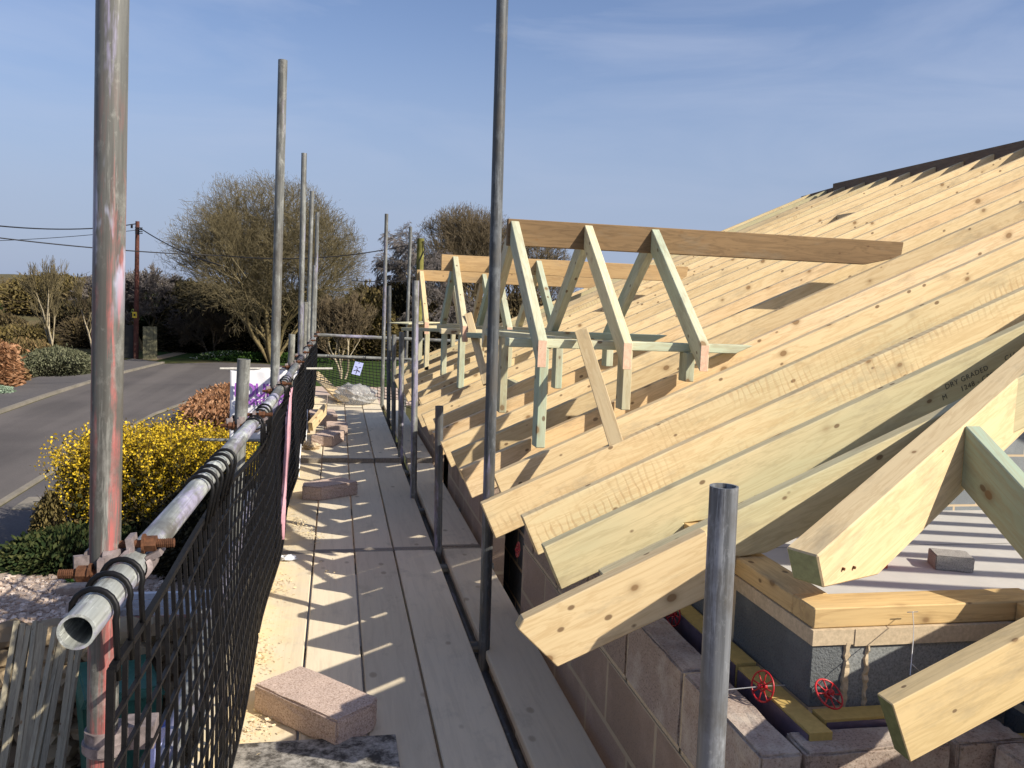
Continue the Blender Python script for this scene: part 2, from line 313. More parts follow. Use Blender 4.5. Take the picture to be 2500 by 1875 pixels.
# ------------------------------------------------------------------ ground and roads
def gmat(name, cols, scales=(1.5, 30), rough=.95, bumpd=.01, sp=0., spc=(.5, .5, .45)):
    k = NT(name, rough, spec=.1); v = k.coord(); a = k.noise(v, scales[0], 6, .6); b = k.noise(v, scales[1], 4, .7)
    c = k.mix(k.ramp(a, [(.35, 0.), (.65, 1.)]), cols[0], cols[1]); c = k.mix(k.ramp(b, [(.35, .5), (.6, 0.)]), c, cols[2])
    if sp: c = k.mix(k.ramp(k.noise(v, scales[1]*2.5, 2, .5), [(.62, 0.), (.7, sp)]), c, spc)
    k.col(c); k.bump(b, .6, bumpd); return k.m
GRASS = gmat('spring_grass', ((.035, .068, .014), (.055, .085, .02), (.022, .036, .01)), (.5, 12)); EARTH = gmat('rough_ground', ((.09, .075, .035), (.055, .075, .02), (.04, .035, .02)), (.15, 6))
ASPH = gmat('worn_asphalt', ((.088, .08, .078), (.125, .112, .108), (.07, .064, .062)), (.25, 25), sp=.3, spc=(.2, .19, .18)); PAVE = gmat('pavement_asphalt', ((.10, .094, .095), (.135, .125, .122), (.08, .074, .075)), (.4, 20))
KERB = gmat('kerb_concrete', ((.27, .24, .20), (.19, .17, .14), (.12, .115, .09)), (1.5, 6)); GRAV = gmat('pinkish_gravel', ((.50, .40, .33), (.42, .33, .27), (.25, .2, .16)), (1.2, 18), bumpd=.04, sp=.6, spc=(.68, .58, .5))
SANDY = gmat('sandy_track', ((.42, .31, .19), (.36, .26, .16), (.26, .19, .12)), (.4, 8)); SOIL = gmat('garden_soil', ((.10, .06, .04), (.07, .045, .03), (.04, .03, .02)), (.6, 10))
PATIO = gmat('pale_pink_paving', ((.56, .43, .34), (.48, .37, .30), (.36, .28, .23)), (.5, 6)); DRYG = gmat('dry_hillside_grass', ((.15, .12, .065), (.10, .095, .05), (.06, .055, .03)), (.5, 4))
def sheet(name, pts, z, mat, lab=None):
    o = mobj(name, [(x, y, z) for x, y in pts], [list(range(len(pts)))], mat); return tag(o, kind='structure')
sheet('ground', [(-500, -200), (500, -200), (500, 900), (-500, 900)], G, EARTH)
sheet('road', [(-10.1, -60), (-6.0, -60), (-5.95, 24), (-5.4, 33), (-3.6, 43), (-2.2, 49.5), (-4, 51.3), (-6.5, 51.6), (-9.3, 49.5), (-9.8, 44), (-10.1, 38)], G+.008, ASPH)
for m_, amt in ((ASPH, .28),):
    t_ = m_.node_tree; b_ = t_.nodes['Principled BSDF']; src = b_.inputs['Base Color'].links[0].from_socket; tc_ = t_.nodes.new('ShaderNodeTexCoord'); mp_ = t_.nodes.new('ShaderNodeMapping'); mp_.inputs['Scale'].default_value = (.9, .035, 1)
    n_ = t_.nodes.new('ShaderNodeTexNoise'); n_.inputs['Scale'].default_value = 1; n_.inputs['Detail'].default_value = 4; cr_ = t_.nodes.new('ShaderNodeValToRGB'); cr_.color_ramp.elements[0].position = .45; cr_.color_ramp.elements[1].position = .62; cr_.color_ramp.elements[1].color = (amt, amt, amt, 1)
    mm = t_.nodes.new('ShaderNodeMixRGB'); mm.inputs[2].default_value = (.20, .18, .165, 1); t_.links.new(tc_.outputs['Object'], mp_.inputs[0]); t_.links.new(mp_.outputs[0], n_.inputs[0]); t_.links.new(n_.outputs['Fac'], cr_.inputs[0]); t_.links.new(cr_.outputs[0], mm.inputs[0]); t_.links.new(src, mm.inputs[1]); t_.links.new(mm.outputs[0], b_.inputs['Base Color'])
def ribbon(name, line, wd, h, mat, z=G):
    v = []; f = []
    for i, (x, y) in enumerate(line):
        a = Vector(line[max(i-1, 0)]); b = Vector(line[min(i+1, len(line)-1)]); t = (b-a).normalized(); n = Vector((-t.y, t.x))*wd/2
        v += [(x-n.x, y-n.y, z), (x-n.x, y-n.y, z+h), (x+n.x, y+n.y, z+h), (x+n.x, y+n.y, z)]
    for i in range(len(line)-1):
        for j in range(3): f.append((4*i+j, 4*i+j+1, 4*i+5+j, 4*i+4+j))
    f += [(0, 1, 2, 3), tuple(len(v)-4+j for j in (3, 2, 1, 0))]
    return tag(mobj(name, v, f, mat), kind='structure')
ribbon('kerb_far', [(-10.2, -60), (-10.2, 20), (-10.25, 34), (-10.1, 39), (-9.8, 44), (-9.2, 50)], .15, .10, KERB)
ribbon('kerb_near', [(-6.0, -60), (-6.0, 22), (-5.7, 29.5), (-5.2, 33), (-3.5, 43)], .11, .05, KERB)
sheet('pavement_far', [(-12.6, -60), (-10.3, -60), (-10.35, 34), (-10.2, 39), (-9.9, 44), (-9.3, 50), (-11.2, 52), (-12.4, 44), (-12.7, 36)], G+.07, PAVE)
sheet('driveway_far', [(-30, 26.5), (-12.6, 27.5), (-12.6, 31.5), (-30, 30)], G+.074, PAVE)
sheet('pavement_near', [(-5.9, -60), (-3.6, -60), (-3.6, 22), (-4.6, 33), (-5.1, 33), (-5.6, 29), (-5.9, 22)], G+.012, PAVE)
sheet('gravel_yard', [(-5.3, -10), (.7, -10), (.7, 12.9), (-2.2, 13.2), (-3.2, 14.0), (-4.6, 14.2), (-5.2, 12.5)], G+.02, GRAV)
sheet('lawn', [(-4.5, 34), (12, 34), (16, 64), (-12, 64), (-11, 54), (-4, 52), (-2, 49)], G+.016, GRASS)
sheet('front_lawn', [(-3.5, 14), (-1.7, 14), (-1.9, 33.6), (-4.3, 33.6)], G+.018, GRASS)
sheet('side_path', [(-1.6, 13), (1.2, 13), (1.2, 33), (-1.8, 33)], G+.014, SOIL)
sheet('patio', [(-3.2, 33.2), (9, 32.5), (9, 39.8), (-1.6, 39.2)], G+.022, PATIO)
sheet('garden_bed', [(-20, 33), (-12.75, 33.2), (-12.5, 44), (-11.5, 52), (-20, 54)], G+.05, SOIL)
sheet('footpath', [(-10.9, 52.2), (-9.9, 51.7), (-9.3, 58), (-9.2, 64), (-10, 64), (-10.2, 58)], G+.02, SANDY)
# manhole cover
mh = empty('manhole_cover', (-5.35, 17.2, G+.012), label='pale concrete manhole cover in the pavement beside the kerb', cat='manhole cover')
box('frame', (-5.35, 17.2, G+.02), (.62, .95, .02), KERB, root=mh); box('handle', (-5.35, 17.25, G+.034), (.2, .03, .012), INK, root=mh)
# hill / bank on the left and far
def hill(name, x0, x1, y0, y1, fn, mat, nx=50, ny=24):
    v = [(x0+(x1-x0)*i/nx, y0+(y1-y0)*j/ny, fn(x0+(x1-x0)*i/nx, y0+(y1-y0)*j/ny)) for j in range(ny+1) for i in range(nx+1)]
    f = [(j*(nx+1)+i, j*(nx+1)+i+1, (j+1)*(nx+1)+i+1, (j+1)*(nx+1)+i) for j in range(ny) for i in range(nx)]
    return tag(mobj(name, v, f, mat, smooth=True), kind='structure')
sm = lambda t: max(0, min(1, t))**2*(3-2*max(0, min(1, t)))
def hz(x, y): return G-.05+sm((y-55)/22)*2.0*sm((-9-x)/6)+sm((y-80)/60)*3.2+.15*math.sin(x*.6+y*.3)*sm((y-55)/10)
hill('hillside', -110, 120, 54, 170, hz, DRYG, 80, 40)
sheet('bank_track', [(-24, 50.0), (-12.6, 52.5), (-11.7, 54.2), (-24, 53.4)], G+.09, SANDY)

# ------------------------------------------------------------------ vegetation
def leafmat(name, cols, pos=(0, .5, 1), trans=.0, rough=.8):
    k = NT(name, rough, spec=.15); g = k.n('ShaderNodeNewGeometry')
    c = k.ramp(g.outputs['Random Per Island'], list(zip(pos, cols))); k.col(c); return k.m
def quads(centers, size, seed=0, aspect=1.6, jitter=.4):
    rg = np.random.default_rng(seed); n = len(centers); a = rg.normal(size=(n, 3)); a /= np.linalg.norm(a, axis=1)[:, None]
    b = np.cross(a, rg.normal(size=(n, 3))); b /= np.linalg.norm(b, axis=1)[:, None]; s = size*(1+jitter*rg.uniform(-1, 1, n))[:, None]
    a = a*s*aspect/2; b = b*s/2; c = np.asarray(centers)
    return np.stack([c-a, c-b*.8, c+a, c+b*.8], 1).reshape(-1, 3)
def qobj(name, V, mat, root=None, loc=None):
    n = len(V)//4; me = bpy.data.meshes.new(name); me.vertices.add(len(V)); me.loops.add(4*n); me.polygons.add(n)
    me.vertices.foreach_set('co', np.asarray(V, dtype=np.float32).ravel()); me.loops.foreach_set('vertex_index', np.arange(4*n, dtype=np.int32))
    me.polygons.foreach_set('loop_start', np.arange(0, 4*n, 4, dtype=np.int32)); me.update(calc_edges=True); me.validate(); me.materials.append(mat)
    o = bpy.data.objects.new(name, me); COL.objects.link(o)
    if root is not None: o.parent = root
    if loc is not None: o.location = loc
    return o
def segs_mesh(name, segs, mat, root=None):
    """segs: array (n,8) p0 p1 r0 r1 -> 3-sided prisms"""
    A = np.asarray(segs, dtype=np.float64); p0 = A[:, 0:3]; p1 = A[:, 3:6]; d = p1-p0; d /= np.maximum(np.linalg.norm(d, axis=1), 1e-9)[:, None]
    ref = np.where(np.abs(d[:, 2:3]) > .9, np.array([[1., 0, 0]]), np.array([[0, 0, 1.]])); u = np.cross(d, ref); u /= np.linalg.norm(u, axis=1)[:, None]; v = np.cross(d, u)
    V = []; 
    for k in range(3):
        a = 2*PI*k/3; V.append(p0+(u*math.cos(a)+v*math.sin(a))*A[:, 6:7])
    for k in range(3):
        a = 2*PI*k/3; V.append(p1+(u*math.cos(a)+v*math.sin(a))*A[:, 7:8])
    V = np.stack(V, 1).reshape(-1, 3); n = len(A); b = np.arange(n)[:, None]*6
    F = np.concatenate([b+np.array([[0, 1, 4, 3]]), b+np.array([[1, 2, 5, 4]]), b+np.array([[2, 0, 3, 5]])], 0).astype(np.int32); nf = len(F)
    me = bpy.data.meshes.new(name); me.vertices.add(len(V)); me.loops.add(4*nf); me.polygons.add(nf); me.vertices.foreach_set('co', V.astype(np.float32).ravel())
    me.loops.foreach_set('vertex_index', F.ravel()); me.polygons.foreach_set('loop_start', np.arange(0, 4*nf, 4, dtype=np.int32)); me.update(calc_edges=True); me.materials.append(mat)
    o = bpy.data.objects.new(name, me); COL.objects.link(o)
    if root is not None: o.parent = root
    return o
def grow(seed, stems, height, r0, spread=.5, levels=5, kids=(3, 5), shrink=.72, twig=.012, grav=0., up=.25, lean0=.25, bend=.18, first=.35):
    rg = random.Random(seed); big = []; small = []
    def br(p, d, ln, r, lv):
        n = 4 if lv < 2 else 3; pts = [p]; q = p.copy(); dd = d.copy(); rr = r
        for i in range(n):
            dd = (dd+Vector((rg.gauss(0, bend), rg.gauss(0, bend), rg.gauss(0, bend*.6)+up*.12-grav*.1*lv))).normalized(); q2 = q+dd*ln/n; r2 = max(twig*.6, r*(1-(i+1)/n*.45))
            (big if lv <= 1 else small).append((*q, *q2, rr, r2)); q = q2; rr = r2; pts.append(q.copy())
        if lv >= levels: return
        k = rg.randint(*kids)
        for i in range(k):
            t = first+(1-first)*(i+.5+rg.uniform(-.4, .4))/k if lv == 0 else .25+.75*(i+.5)/k; idx = min(n-1, int(t*n)); ff = t*n-idx; pp = pts[idx].lerp(pts[idx+1], min(1, max(0, ff)))
            ax = d.orthogonal().normalized(); ax.rotate(Matrix.Rotation(rg.uniform(0, 2*PI), 3, d)); nd = (d+ax*spread*rg.uniform(.7, 1.5)+Vector((0, 0, up*.5-grav*.25))).normalized()
            br(pp, nd, ln*shrink*rg.uniform(.75, 1.15), max(twig, r*.52), lv+1)
        br(q, dd, ln*shrink*.85, max(twig, rr*.8), lv+1)
    for s in range(stems):
        a = 2*PI*s/max(1, stems)+rg.uniform(-.4, .4); d = Vector((math.cos(a)*lean0, math.sin(a)*lean0, 1)).normalized() if stems > 1 else Vector((rg.uniform(-.05, .05), rg.uniform(-.05, .05), 1)).normalized()
        br(Vector((math.cos(a)*.10*(stems > 1), math.sin(a)*.10*(stems > 1), -.1)), d, height*.36, r0, 0)
    return big, small
BARK = flat('olive_bark', (.16, .125, .06), .9, 0, .35, 8); TWIG = flat('olive_twigs', (.145, .118, .062), .9, 0, .4, 3); TWIGB = flat('brown_twigs', (.125, .095, .055), .9, 0, .4, 3)
TWIGG = flat('grey_twigs', (.16, .14, .13), .9, 0, .3, 3); PALEB = flat('pale_bark', (.33, .28, .19), .9, 0, .35, 8); TWIGD = flat('dark_twigs', (.075, .055, .035), .9, 0, .4, 3)
def prune(segs, env):
    if env is None: return segs
    cx, cy, cz, rx, ry, rz = env; out = []
    for q in segs:
        v = ((q[3]-cx)/rx)**2+((q[4]-cy)/ry)**2+((q[5]-cz)/(rz if q[5] > cz else rz*1.25))**2
        if v < .90+.28*((q[3]*7.3+q[4]*3.1+q[5]*5.7) % 1.0) and (q[6] > .016 or (q[0]*91.7+q[1]*57.3) % 1.0 > .3): out.append(q)
    return out
def bare_tree(name, loc, seed, label, bark, twm, sc=(1, 1, 1), cat='tree', group=None, env=None, **kw):
    b, s_ = grow(seed, **kw); s_ = prune(s_, env); root = empty(name, loc, label=label, cat=cat, group=group); root.scale = sc
    segs_mesh('trunk', b, bark, root); segs_mesh('crown', s_, twm, root); return root
def gpt(p, y): v = onY(p, y); return v
# big multi-stem tree in the centre left
bt = bare_tree('bare_tree', (-3.6, 52, G), 11, 'broad bare olive-twigged tree with several leaning stems behind the road end', BARK, TWIG, stems=7, height=12.4, r0=.17, spread=.60, levels=6, kids=(3, 4), shrink=.75, twig=.0085, up=.12, lean0=.5, first=.14, bend=.19, env=(-.5, 0, 5.6, 5.7, 5.7, 5.2))
# trees behind on the right of the walkway
bare_tree('bare_tree', (9.2, 62, G), 23, 'tall round-headed bare tree with upswept twigs behind the small dormers', BARK, TWIGB, stems=4, height=13.2, r0=.24, spread=.5, levels=6, kids=(3, 4), shrink=.74, twig=.011, up=.30, lean0=.3, env=(0, 0, 6.1, 4.6, 4.6, 4.7))
bare_tree('bare_tree', (13.6, 60, G), 29, 'bare tree top showing behind the big dark pole', BARK, TWIGB, stems=3, height=11, r0=.2, spread=.5, levels=6, kids=(3, 3), shrink=.73, twig=.012, env=(0, 0, 5.2, 3.4, 3.4, 3.9), up=.3, lean0=.25)
bare_tree('birch_tree', (5.3, 58, G), 31, 'thin grey weeping birch against the sky between the far poles', PALEB, TWIGG, stems=1, height=13.2, r0=.13, spread=.5, levels=6, kids=(4, 5), shrink=.62, twig=.014, up=-.1, grav=.5, first=.3)
bare_tree('sapling', (.35, 43, G), 37, 'slender pale multi-stemmed sapling on the lawn beyond the scaffold end', PALEB, TWIGB, stems=3, height=5.4, r0=.075, spread=.42, levels=5, kids=(3, 4), shrink=.68, twig=.014, up=.5, lean0=.2)
bare_tree('sapling', (-14.3, 48.4, G), 41, 'young leafless tree with pale straight trunk by the garden shrubs', PALEB, TWIG, stems=1, height=7.0, r0=.10, spread=.5, levels=4, kids=(4, 6), shrink=.66, twig=.012, up=.7, first=.15, bend=.08)
bare_tree('sapling', (-13.1, 51.5, G), 43, 'thinner leafless young tree close to the red-streaked pole', PALEB, TWIG, stems=1, height=6.4, r0=.08, spread=.5, levels=4, kids=(4, 6), shrink=.64, twig=.012, up=.6, first=.2, bend=.09)
bare_tree('bare_tree', (-12.2, 60, G), 47, 'smaller pale bare tree behind the telegraph pole', BARK, TWIGG, stems=2, height=6.5, r0=.15, spread=.6, levels=6, kids=(3, 4), shrink=.70, twig=.02, up=.1, lean0=.3)
bare_tree('sapling', (-7.6, 56, G), 53, 'small dark bare tree in the shade below the broad tree', TWIGD, TWIGD, stems=2, height=4.4, r0=.07, spread=.6, levels=5, kids=(3, 5), shrink=.7, twig=.016, up=.1, lean0=.3)
# twiggy hedges and thickets
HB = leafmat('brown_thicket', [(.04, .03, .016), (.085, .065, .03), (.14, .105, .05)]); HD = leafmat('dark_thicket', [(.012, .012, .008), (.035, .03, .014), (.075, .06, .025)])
HG = leafmat('evergreen_leaves', [(.012, .025, .008), (.03, .045, .014), (.07, .075, .025)]); HO = leafmat('olive_thicket', [(.06, .05, .018), (.11, .085, .03), (.17, .13, .05)])
BEECH = leafmat('dry_beech_leaves', [(.10, .045, .02), (.24, .115, .055), (.40, .23, .13)]); HEATH = leafmat('grey_green_heather', [(.05, .055, .03), (.10, .105, .06), (.15, .15, .09)])
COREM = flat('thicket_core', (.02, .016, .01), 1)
def clump(name, loc, dims, n, size, mat, label, seed, cat='bush', group=None, core=.72, lump=.22, twigs=0, twm=None, boxy=0.):
    """irregular mass: leaves through an uneven ellipsoid with clumps and gaps, dark core inside"""
    rg = np.random.default_rng(seed); root = empty(name, loc, label=label, cat=cat, group=group); dx, dy, dz = dims
    d = rg.normal(size=(n, 3)); d /= np.linalg.norm(d, axis=1)[:, None]; d[:, 2] = np.abs(d[:, 2])*1.0
    if boxy: m = np.max(np.abs(d), axis=1)[:, None]; d = d*(1-boxy)+d/m*boxy*.9
    cs = rg.normal(size=(26, 3)); cs /= np.linalg.norm(cs, axis=1)[:, None]; amp = rg.uniform(-1, 1, 26)
    dn = d/np.linalg.norm(d, axis=1)[:, None]; bumpv = (np.exp(-12*(1-dn @ cs.T))*amp).sum(1)
    r = (1-np.abs(rg.normal(0, .13, n)))*(1+lump*bumpv)+rg.exponential(.03, n); P_ = d*r[:, None]*np.array([dx, dy, dz]); P_[:, 2] = np.maximum(P_[:, 2], .02)
    qobj('foliage', quads(P_, size, seed), mat, root)
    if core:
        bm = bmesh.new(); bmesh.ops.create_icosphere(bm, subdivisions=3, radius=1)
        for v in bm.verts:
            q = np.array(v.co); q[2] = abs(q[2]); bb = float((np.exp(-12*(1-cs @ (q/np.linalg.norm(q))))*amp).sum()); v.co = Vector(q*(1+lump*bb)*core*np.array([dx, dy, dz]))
        me = bpy.data.meshes.new('dark_core'); bm.to_mesh(me); bm.free(); me.materials.append(COREM); o = bpy.data.objects.new('dark_core', me); COL.objects.link(o); o.parent = root  # added solid dark filler, blocks the view through the foliage
    if twigs:
        sg = []
        for i in range(twigs):
            a = rg.normal(size=3); a /= np.linalg.norm(a); a[2] = abs(a[2]); p1 = a*rg.uniform(.95, 1.22)*np.array([dx, dy, dz]); p0 = a*.55*np.array([dx, dy, dz]); p0[:2] *= .6; mid = (p0+p1)/2+rg.normal(size=3)*.06*dz
            sg.append((*p0, *mid, size*.13, size*.1)); sg.append((*mid, *p1, size*.1, size*.05))
        segs_mesh('twigs', sg, twm or TWIGB, root)
    return root
far = [  # px-derived: x, y, half width, half depth, height, mat, label
    (-25, 62, 3.4, 3, 4.4, HG, 'dark evergreen tree mass at the far left edge'), (-21, 74, 6.5, 4, 2.9, HO, 'brown bank of scrub behind the pale saplings'), (-14.5, 70, 5, 4, 3.5, HB, 'brown leafless thicket left of the telegraph pole'),
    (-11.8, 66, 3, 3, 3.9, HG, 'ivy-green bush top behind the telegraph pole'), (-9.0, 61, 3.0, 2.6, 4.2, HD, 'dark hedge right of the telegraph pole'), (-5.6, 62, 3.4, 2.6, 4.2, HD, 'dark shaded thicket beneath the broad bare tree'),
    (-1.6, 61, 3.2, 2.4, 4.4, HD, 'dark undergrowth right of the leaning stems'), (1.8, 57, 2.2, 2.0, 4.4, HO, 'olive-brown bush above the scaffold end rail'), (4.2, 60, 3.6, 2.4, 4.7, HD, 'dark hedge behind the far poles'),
    (8.2, 58, 3.6, 2.4, 4.7, HB, 'brown hedge seen through the middle dormer'), (13, 59, 3.8, 2.6, 4.8, HB, 'brown hedge behind the first dormer posts'), (19, 60, 4, 2.6, 5.0, HD, 'dark hedge further right behind the roof'), (26, 62, 4.5, 3, 5.2, HB, 'brown hedge far right behind the roof')]
for i, (x, y, a, b, h, m_, lb) in enumerate(far):
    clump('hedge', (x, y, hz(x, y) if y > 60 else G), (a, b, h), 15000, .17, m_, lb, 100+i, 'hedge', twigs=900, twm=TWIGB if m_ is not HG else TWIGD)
for i, (x, y, a, b, h, m_, lb) in enumerate(((-18.5, 58, 2.0, 1.4, 1.5, HO, 'low tangled scrub on the bank left of the saplings'), (-15.6, 59.5, 1.8, 1.3, 1.9, HB, 'brown scrub on the bank behind the taller sapling'), (-21.5, 61, 2.2, 1.5, 1.7, HB, 'brown scrub at the far left of the bank'), (-17.2, 64, 2.6, 1.5, 2.3, HD, 'darker scrub higher on the bank'))):
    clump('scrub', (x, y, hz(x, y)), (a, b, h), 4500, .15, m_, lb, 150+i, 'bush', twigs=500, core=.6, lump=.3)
# bits in the left garden
clump('beech_hedge', (-13.6, 36.4, G), (1.55, 2.2, 2.0), 16000, .10, BEECH, 'rounded copper beech hedge end at the left edge', 201, 'hedge', boxy=.5, lump=.06, core=.86)
clump('shrub', (-12.5, 43.0, G), (1.7, 2.5, 1.15), 14000, .085, HEATH, 'wide low grey-green shrub beside the far pavement', 202, 'bush', lump=.08, core=.85)
clump('shrub', (-13.3, 39.0, G), (.9, .8, .75), 4000, .09, leafmat('rusty_grass_leaves', [(.10, .06, .03), (.22, .13, .06), (.3, .2, .1)]), 'small rusty brown shrub in front of the grey-green one', 203, 'bush')
clump('shrub', (-15.1, 46.5, G), (1.5, 1.2, 1.3), 7000, .09, leafmat('olive_russet_leaves', [(.06, .05, .02), (.16, .12, .05), (.2, .13, .06)]), 'olive russet shrub left of the young tree trunk', 204, 'bush')
clump('flower_patch', (-11.6, 45.2, G+.06), (.8, 1.5, .45), 4500, .07, leafmat('blue_flower_patch', [(.03, .07, .02), (.05, .06, .2), (.10, .09, .34)]), 'low patch of violet-blue flowers by the far pavement', 205, 'flowers', core=.7)
clump('ground_cover', (-12.6, 34.6, G+.06), (1.0, 1.1, .3), 4500, .06, leafmat('silver_leaves', [(.12, .17, .11), (.24, .32, .22), (.35, .42, .32)]), 'silvery green mat plant below the beech hedge end', 206, 'plant', core=.8)
clump('flower_patch', (-5.9, 54.0, G), (2.2, .8, .5), 3800, .075, leafmat('white_flowers_in_grass', [(.03, .06, .012), (.05, .10, .02), (.6, .6, .5)], (0, .8, .97)), 'clump of white spring flowers in the grass by the road end', 207, 'flowers', core=.6)
clump('shrub', (-3.5, 53.0, G), (3.4, .8, .55), 5200, .09, leafmat('lush_grass_leaves', [(.015, .035, .008), (.03, .07, .012), (.06, .12, .02)]), 'low lush green growth under the broad bare tree', 208, 'bush', core=.7)
# beech hedge along near verge
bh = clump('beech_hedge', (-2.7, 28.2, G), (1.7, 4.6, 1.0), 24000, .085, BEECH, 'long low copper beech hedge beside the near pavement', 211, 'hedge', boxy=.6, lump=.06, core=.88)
# forsythia
FOR = leafmat('forsythia_flowers', [(.09, .075, .02), (.42, .28, .015), (.68, .48, .03)], (.0, .34, .95)); FORG = leafmat('forsythia_inner_growth', [(.015, .02, .008), (.05, .05, .018), (.12, .085, .035)])
def forsythia():
    root = empty('forsythia_bush', (-2.85, 14.6, G), label='big yellow-flowering bush between the road and the scaffold', cat='bush'); rg = np.random.default_rng(5)
    sg = []; fl = []; inn = []
    for i in range(1900):
        b = np.array([rg.uniform(-.95, 1.3), rg.uniform(-.7, .7), .05]); a = rg.uniform(0, 2*PI); ln = rg.uniform(1.0, 2.05); lean = rg.uniform(.05, .42)
        e = b+np.array([math.cos(a)*lean*ln*1.0, math.sin(a)*lean*ln, ln]); e[0] = np.clip(e[0], -1.42, 1.9); e[1] = np.clip(e[1], -1.05, 1.05)
        mx_ = 1.80-.26*(e[0]/1.6)**2+.12*math.sin(e[0]*5+e[1]*7)+rg.exponential(.05); e[2] = min(e[2], mx_); mid = (b+e)/2+np.array([math.cos(a), math.sin(a), 0])*-.12+rg.normal(size=3)*.05
        pts = [b*(1-t)**2+2*mid*t*(1-t)+e*t*t for t in np.linspace(0, 1, 5)]
        for j in range(4): sg.append((*pts[j], *pts[j+1], .006-.001*j, .005-.001*j))
        m = rg.integers(60, 90); t = rg.uniform(.35, 1, m)[:, None]; P_ = b*(1-t)**2+2*mid*t*(1-t)+e*t*t+rg.normal(size=(m, 3))*.035
        if rg.uniform() < .93: fl.append(P_)
        m = 16; t = rg.uniform(.1, .8, m)[:, None]; inn.append(b*(1-t)**2+2*mid*t*(1-t)+e*t*t+rg.normal(size=(m, 3))*.07)
    segs_mesh('stems', sg, TWIGB, root); qobj('flowers', quads(np.concatenate(fl), .036, 1, 1.2), FOR, root); qobj('leaves', quads(np.concatenate(inn), .06, 2), FORG, root)
forsythia()
clump('shrub', (-1.5, 13.1, G), (1.1, .8, 1.3), 9000, .055, HD, 'dark leafy shrub below the yellow bush behind the netting', 221, 'bush', twigs=150)
clump('ivy_mound', (-3.6, 13.35, G), (1.15, .6, .55), 9000, .05, HG, 'dark green ivy mound at the foot of the yellow bush', 222, 'bush', lump=.12)
clump('shrub', (-4.15, 13.9, G), (.30, .28, .95), 3500, .045, HO, 'small upright brown-green shrub at the left of the ivy', 223, 'bush', twigs=90)
clump('flower_patch', (-3.35, 12.55, G), (.2, .18, .16), 900, .035, leafmat('small_white_flowers', [(.05, .12, .02), (.12, .22, .04), (.7, .72, .6)], (0, .75, .97)), 'tiny bright green plant with white flowers on the gravel', 224, 'flowers')
# loose stones and gravel pieces (uncountable)
def rubble(name, area, n, s0, s1, mat, seed, z, kind='stuff'):
    rg = random.Random(seed); mb = MB()
    for i in range(n):
        x = rg.uniform(area[0], area[1]); y = rg.uniform(area[2], area[3]); s = rg.uniform(s0, s1); m = Matrix.Rotation(rg.uniform(0, 6), 3, 'Z') @ Matrix.Rotation(rg.uniform(-.5, .5), 3, 'X')
        v = [m @ Vector((a*s*rg.uniform(.6, 1), b*s*rg.uniform(.6, 1), c*s*rg.uniform(.35, .7)))+Vector((x, y, z+s*.3)) for a, b, c in ((-1, -1, -1), (1, -1, -1), (1, 1, -1), (-1, 1, -1), (-1, -1, 1), (1, -1, 1), (1, 1, 1), (-1, 1, 1))]
        mb.add(v, [(0, 3, 2, 1), (4, 5, 6, 7), (0, 1, 5, 4), (1, 2, 6, 5), (2, 3, 7, 6), (3, 0, 4, 7)])
    return tag(mb.build(name, mat), kind=kind)
STN = leafmat('stone_chips', [(.30, .22, .17), (.5, .4, .33), (.68, .58, .5)])
rubble('gravel', (-5.0, -.6, 8.3, 12.8), 5200, .012, .035, STN, 3, G+.02)
for nm, p, s, rz, lb in (('brick', onZ((60, 1365), G), (.32, .2, .12), .3, 'pale broken brick on the gravel at the left edge'), ('paving_offcut', onZ((182, 1452), G), (.42, .2, .12), .15, 'pale concrete offcut on the gravel left of the handrail'), ('board_offcut', onZ((195, 1318), G), (.55, .12, .06), -.05, 'pale wooden offcut lying at the edge of the ivy')):
    r_ = box(nm, (p.x, p.y, G+s[2]/2+.02), s, BLOCKTOP if nm != 'board_offcut' else PALE, rz, .015); tag(r_, lb, nm.replace('_', ' '))

# ------------------------------------------------------------------ rubble wall, laths, bin under the scaffold (left)
def rubble_wall():
    rg = random.Random(4); root = empty('rubble_wall', (-1.9, 7.5, G), label='rough brown rubble stone wall behind the leaning laths', cat='wall'); 
    mw_ = MB()
    for zi in range(8):
        x = -3.9+rg.uniform(-.1, .1)
        while x < -.75:
            wd = rg.uniform(.16, .36); h = .17; bm = bmesh.new(); bmesh.ops.create_icosphere(bm, subdivisions=2, radius=1); sd_ = rg.uniform(0, 9)
            vs = [Vector((v.co.x*wd*.56, v.co.y*.16, v.co.z*h*.60))*(1+.14*math.sin(v.co.x*5+sd_)*math.cos(v.co.z*6+sd_)) for v in bm.verts]; fs = [[v.index for v in f.verts] for f in bm.faces]; bm.free()
            mw_.add([v+Vector((x+wd/2, 7.45+rg.uniform(-.03, .04), G+.08+zi*.165)) for v in vs], fs); x += wd*.98
    mw_.build('stones', STN2, root); box('mortar_core', (-2.3, 7.6, G+.62), (3.3, .3, 1.2), SOILM, root=root)
STN2 = leafmat('brown_rubble_stone', [(.13, .09, .055), (.24, .18, .11), (.36, .28, .18)]); SOILM = flat('earthy_mortar', (.16, .12, .08), 1)
rubble_wall()
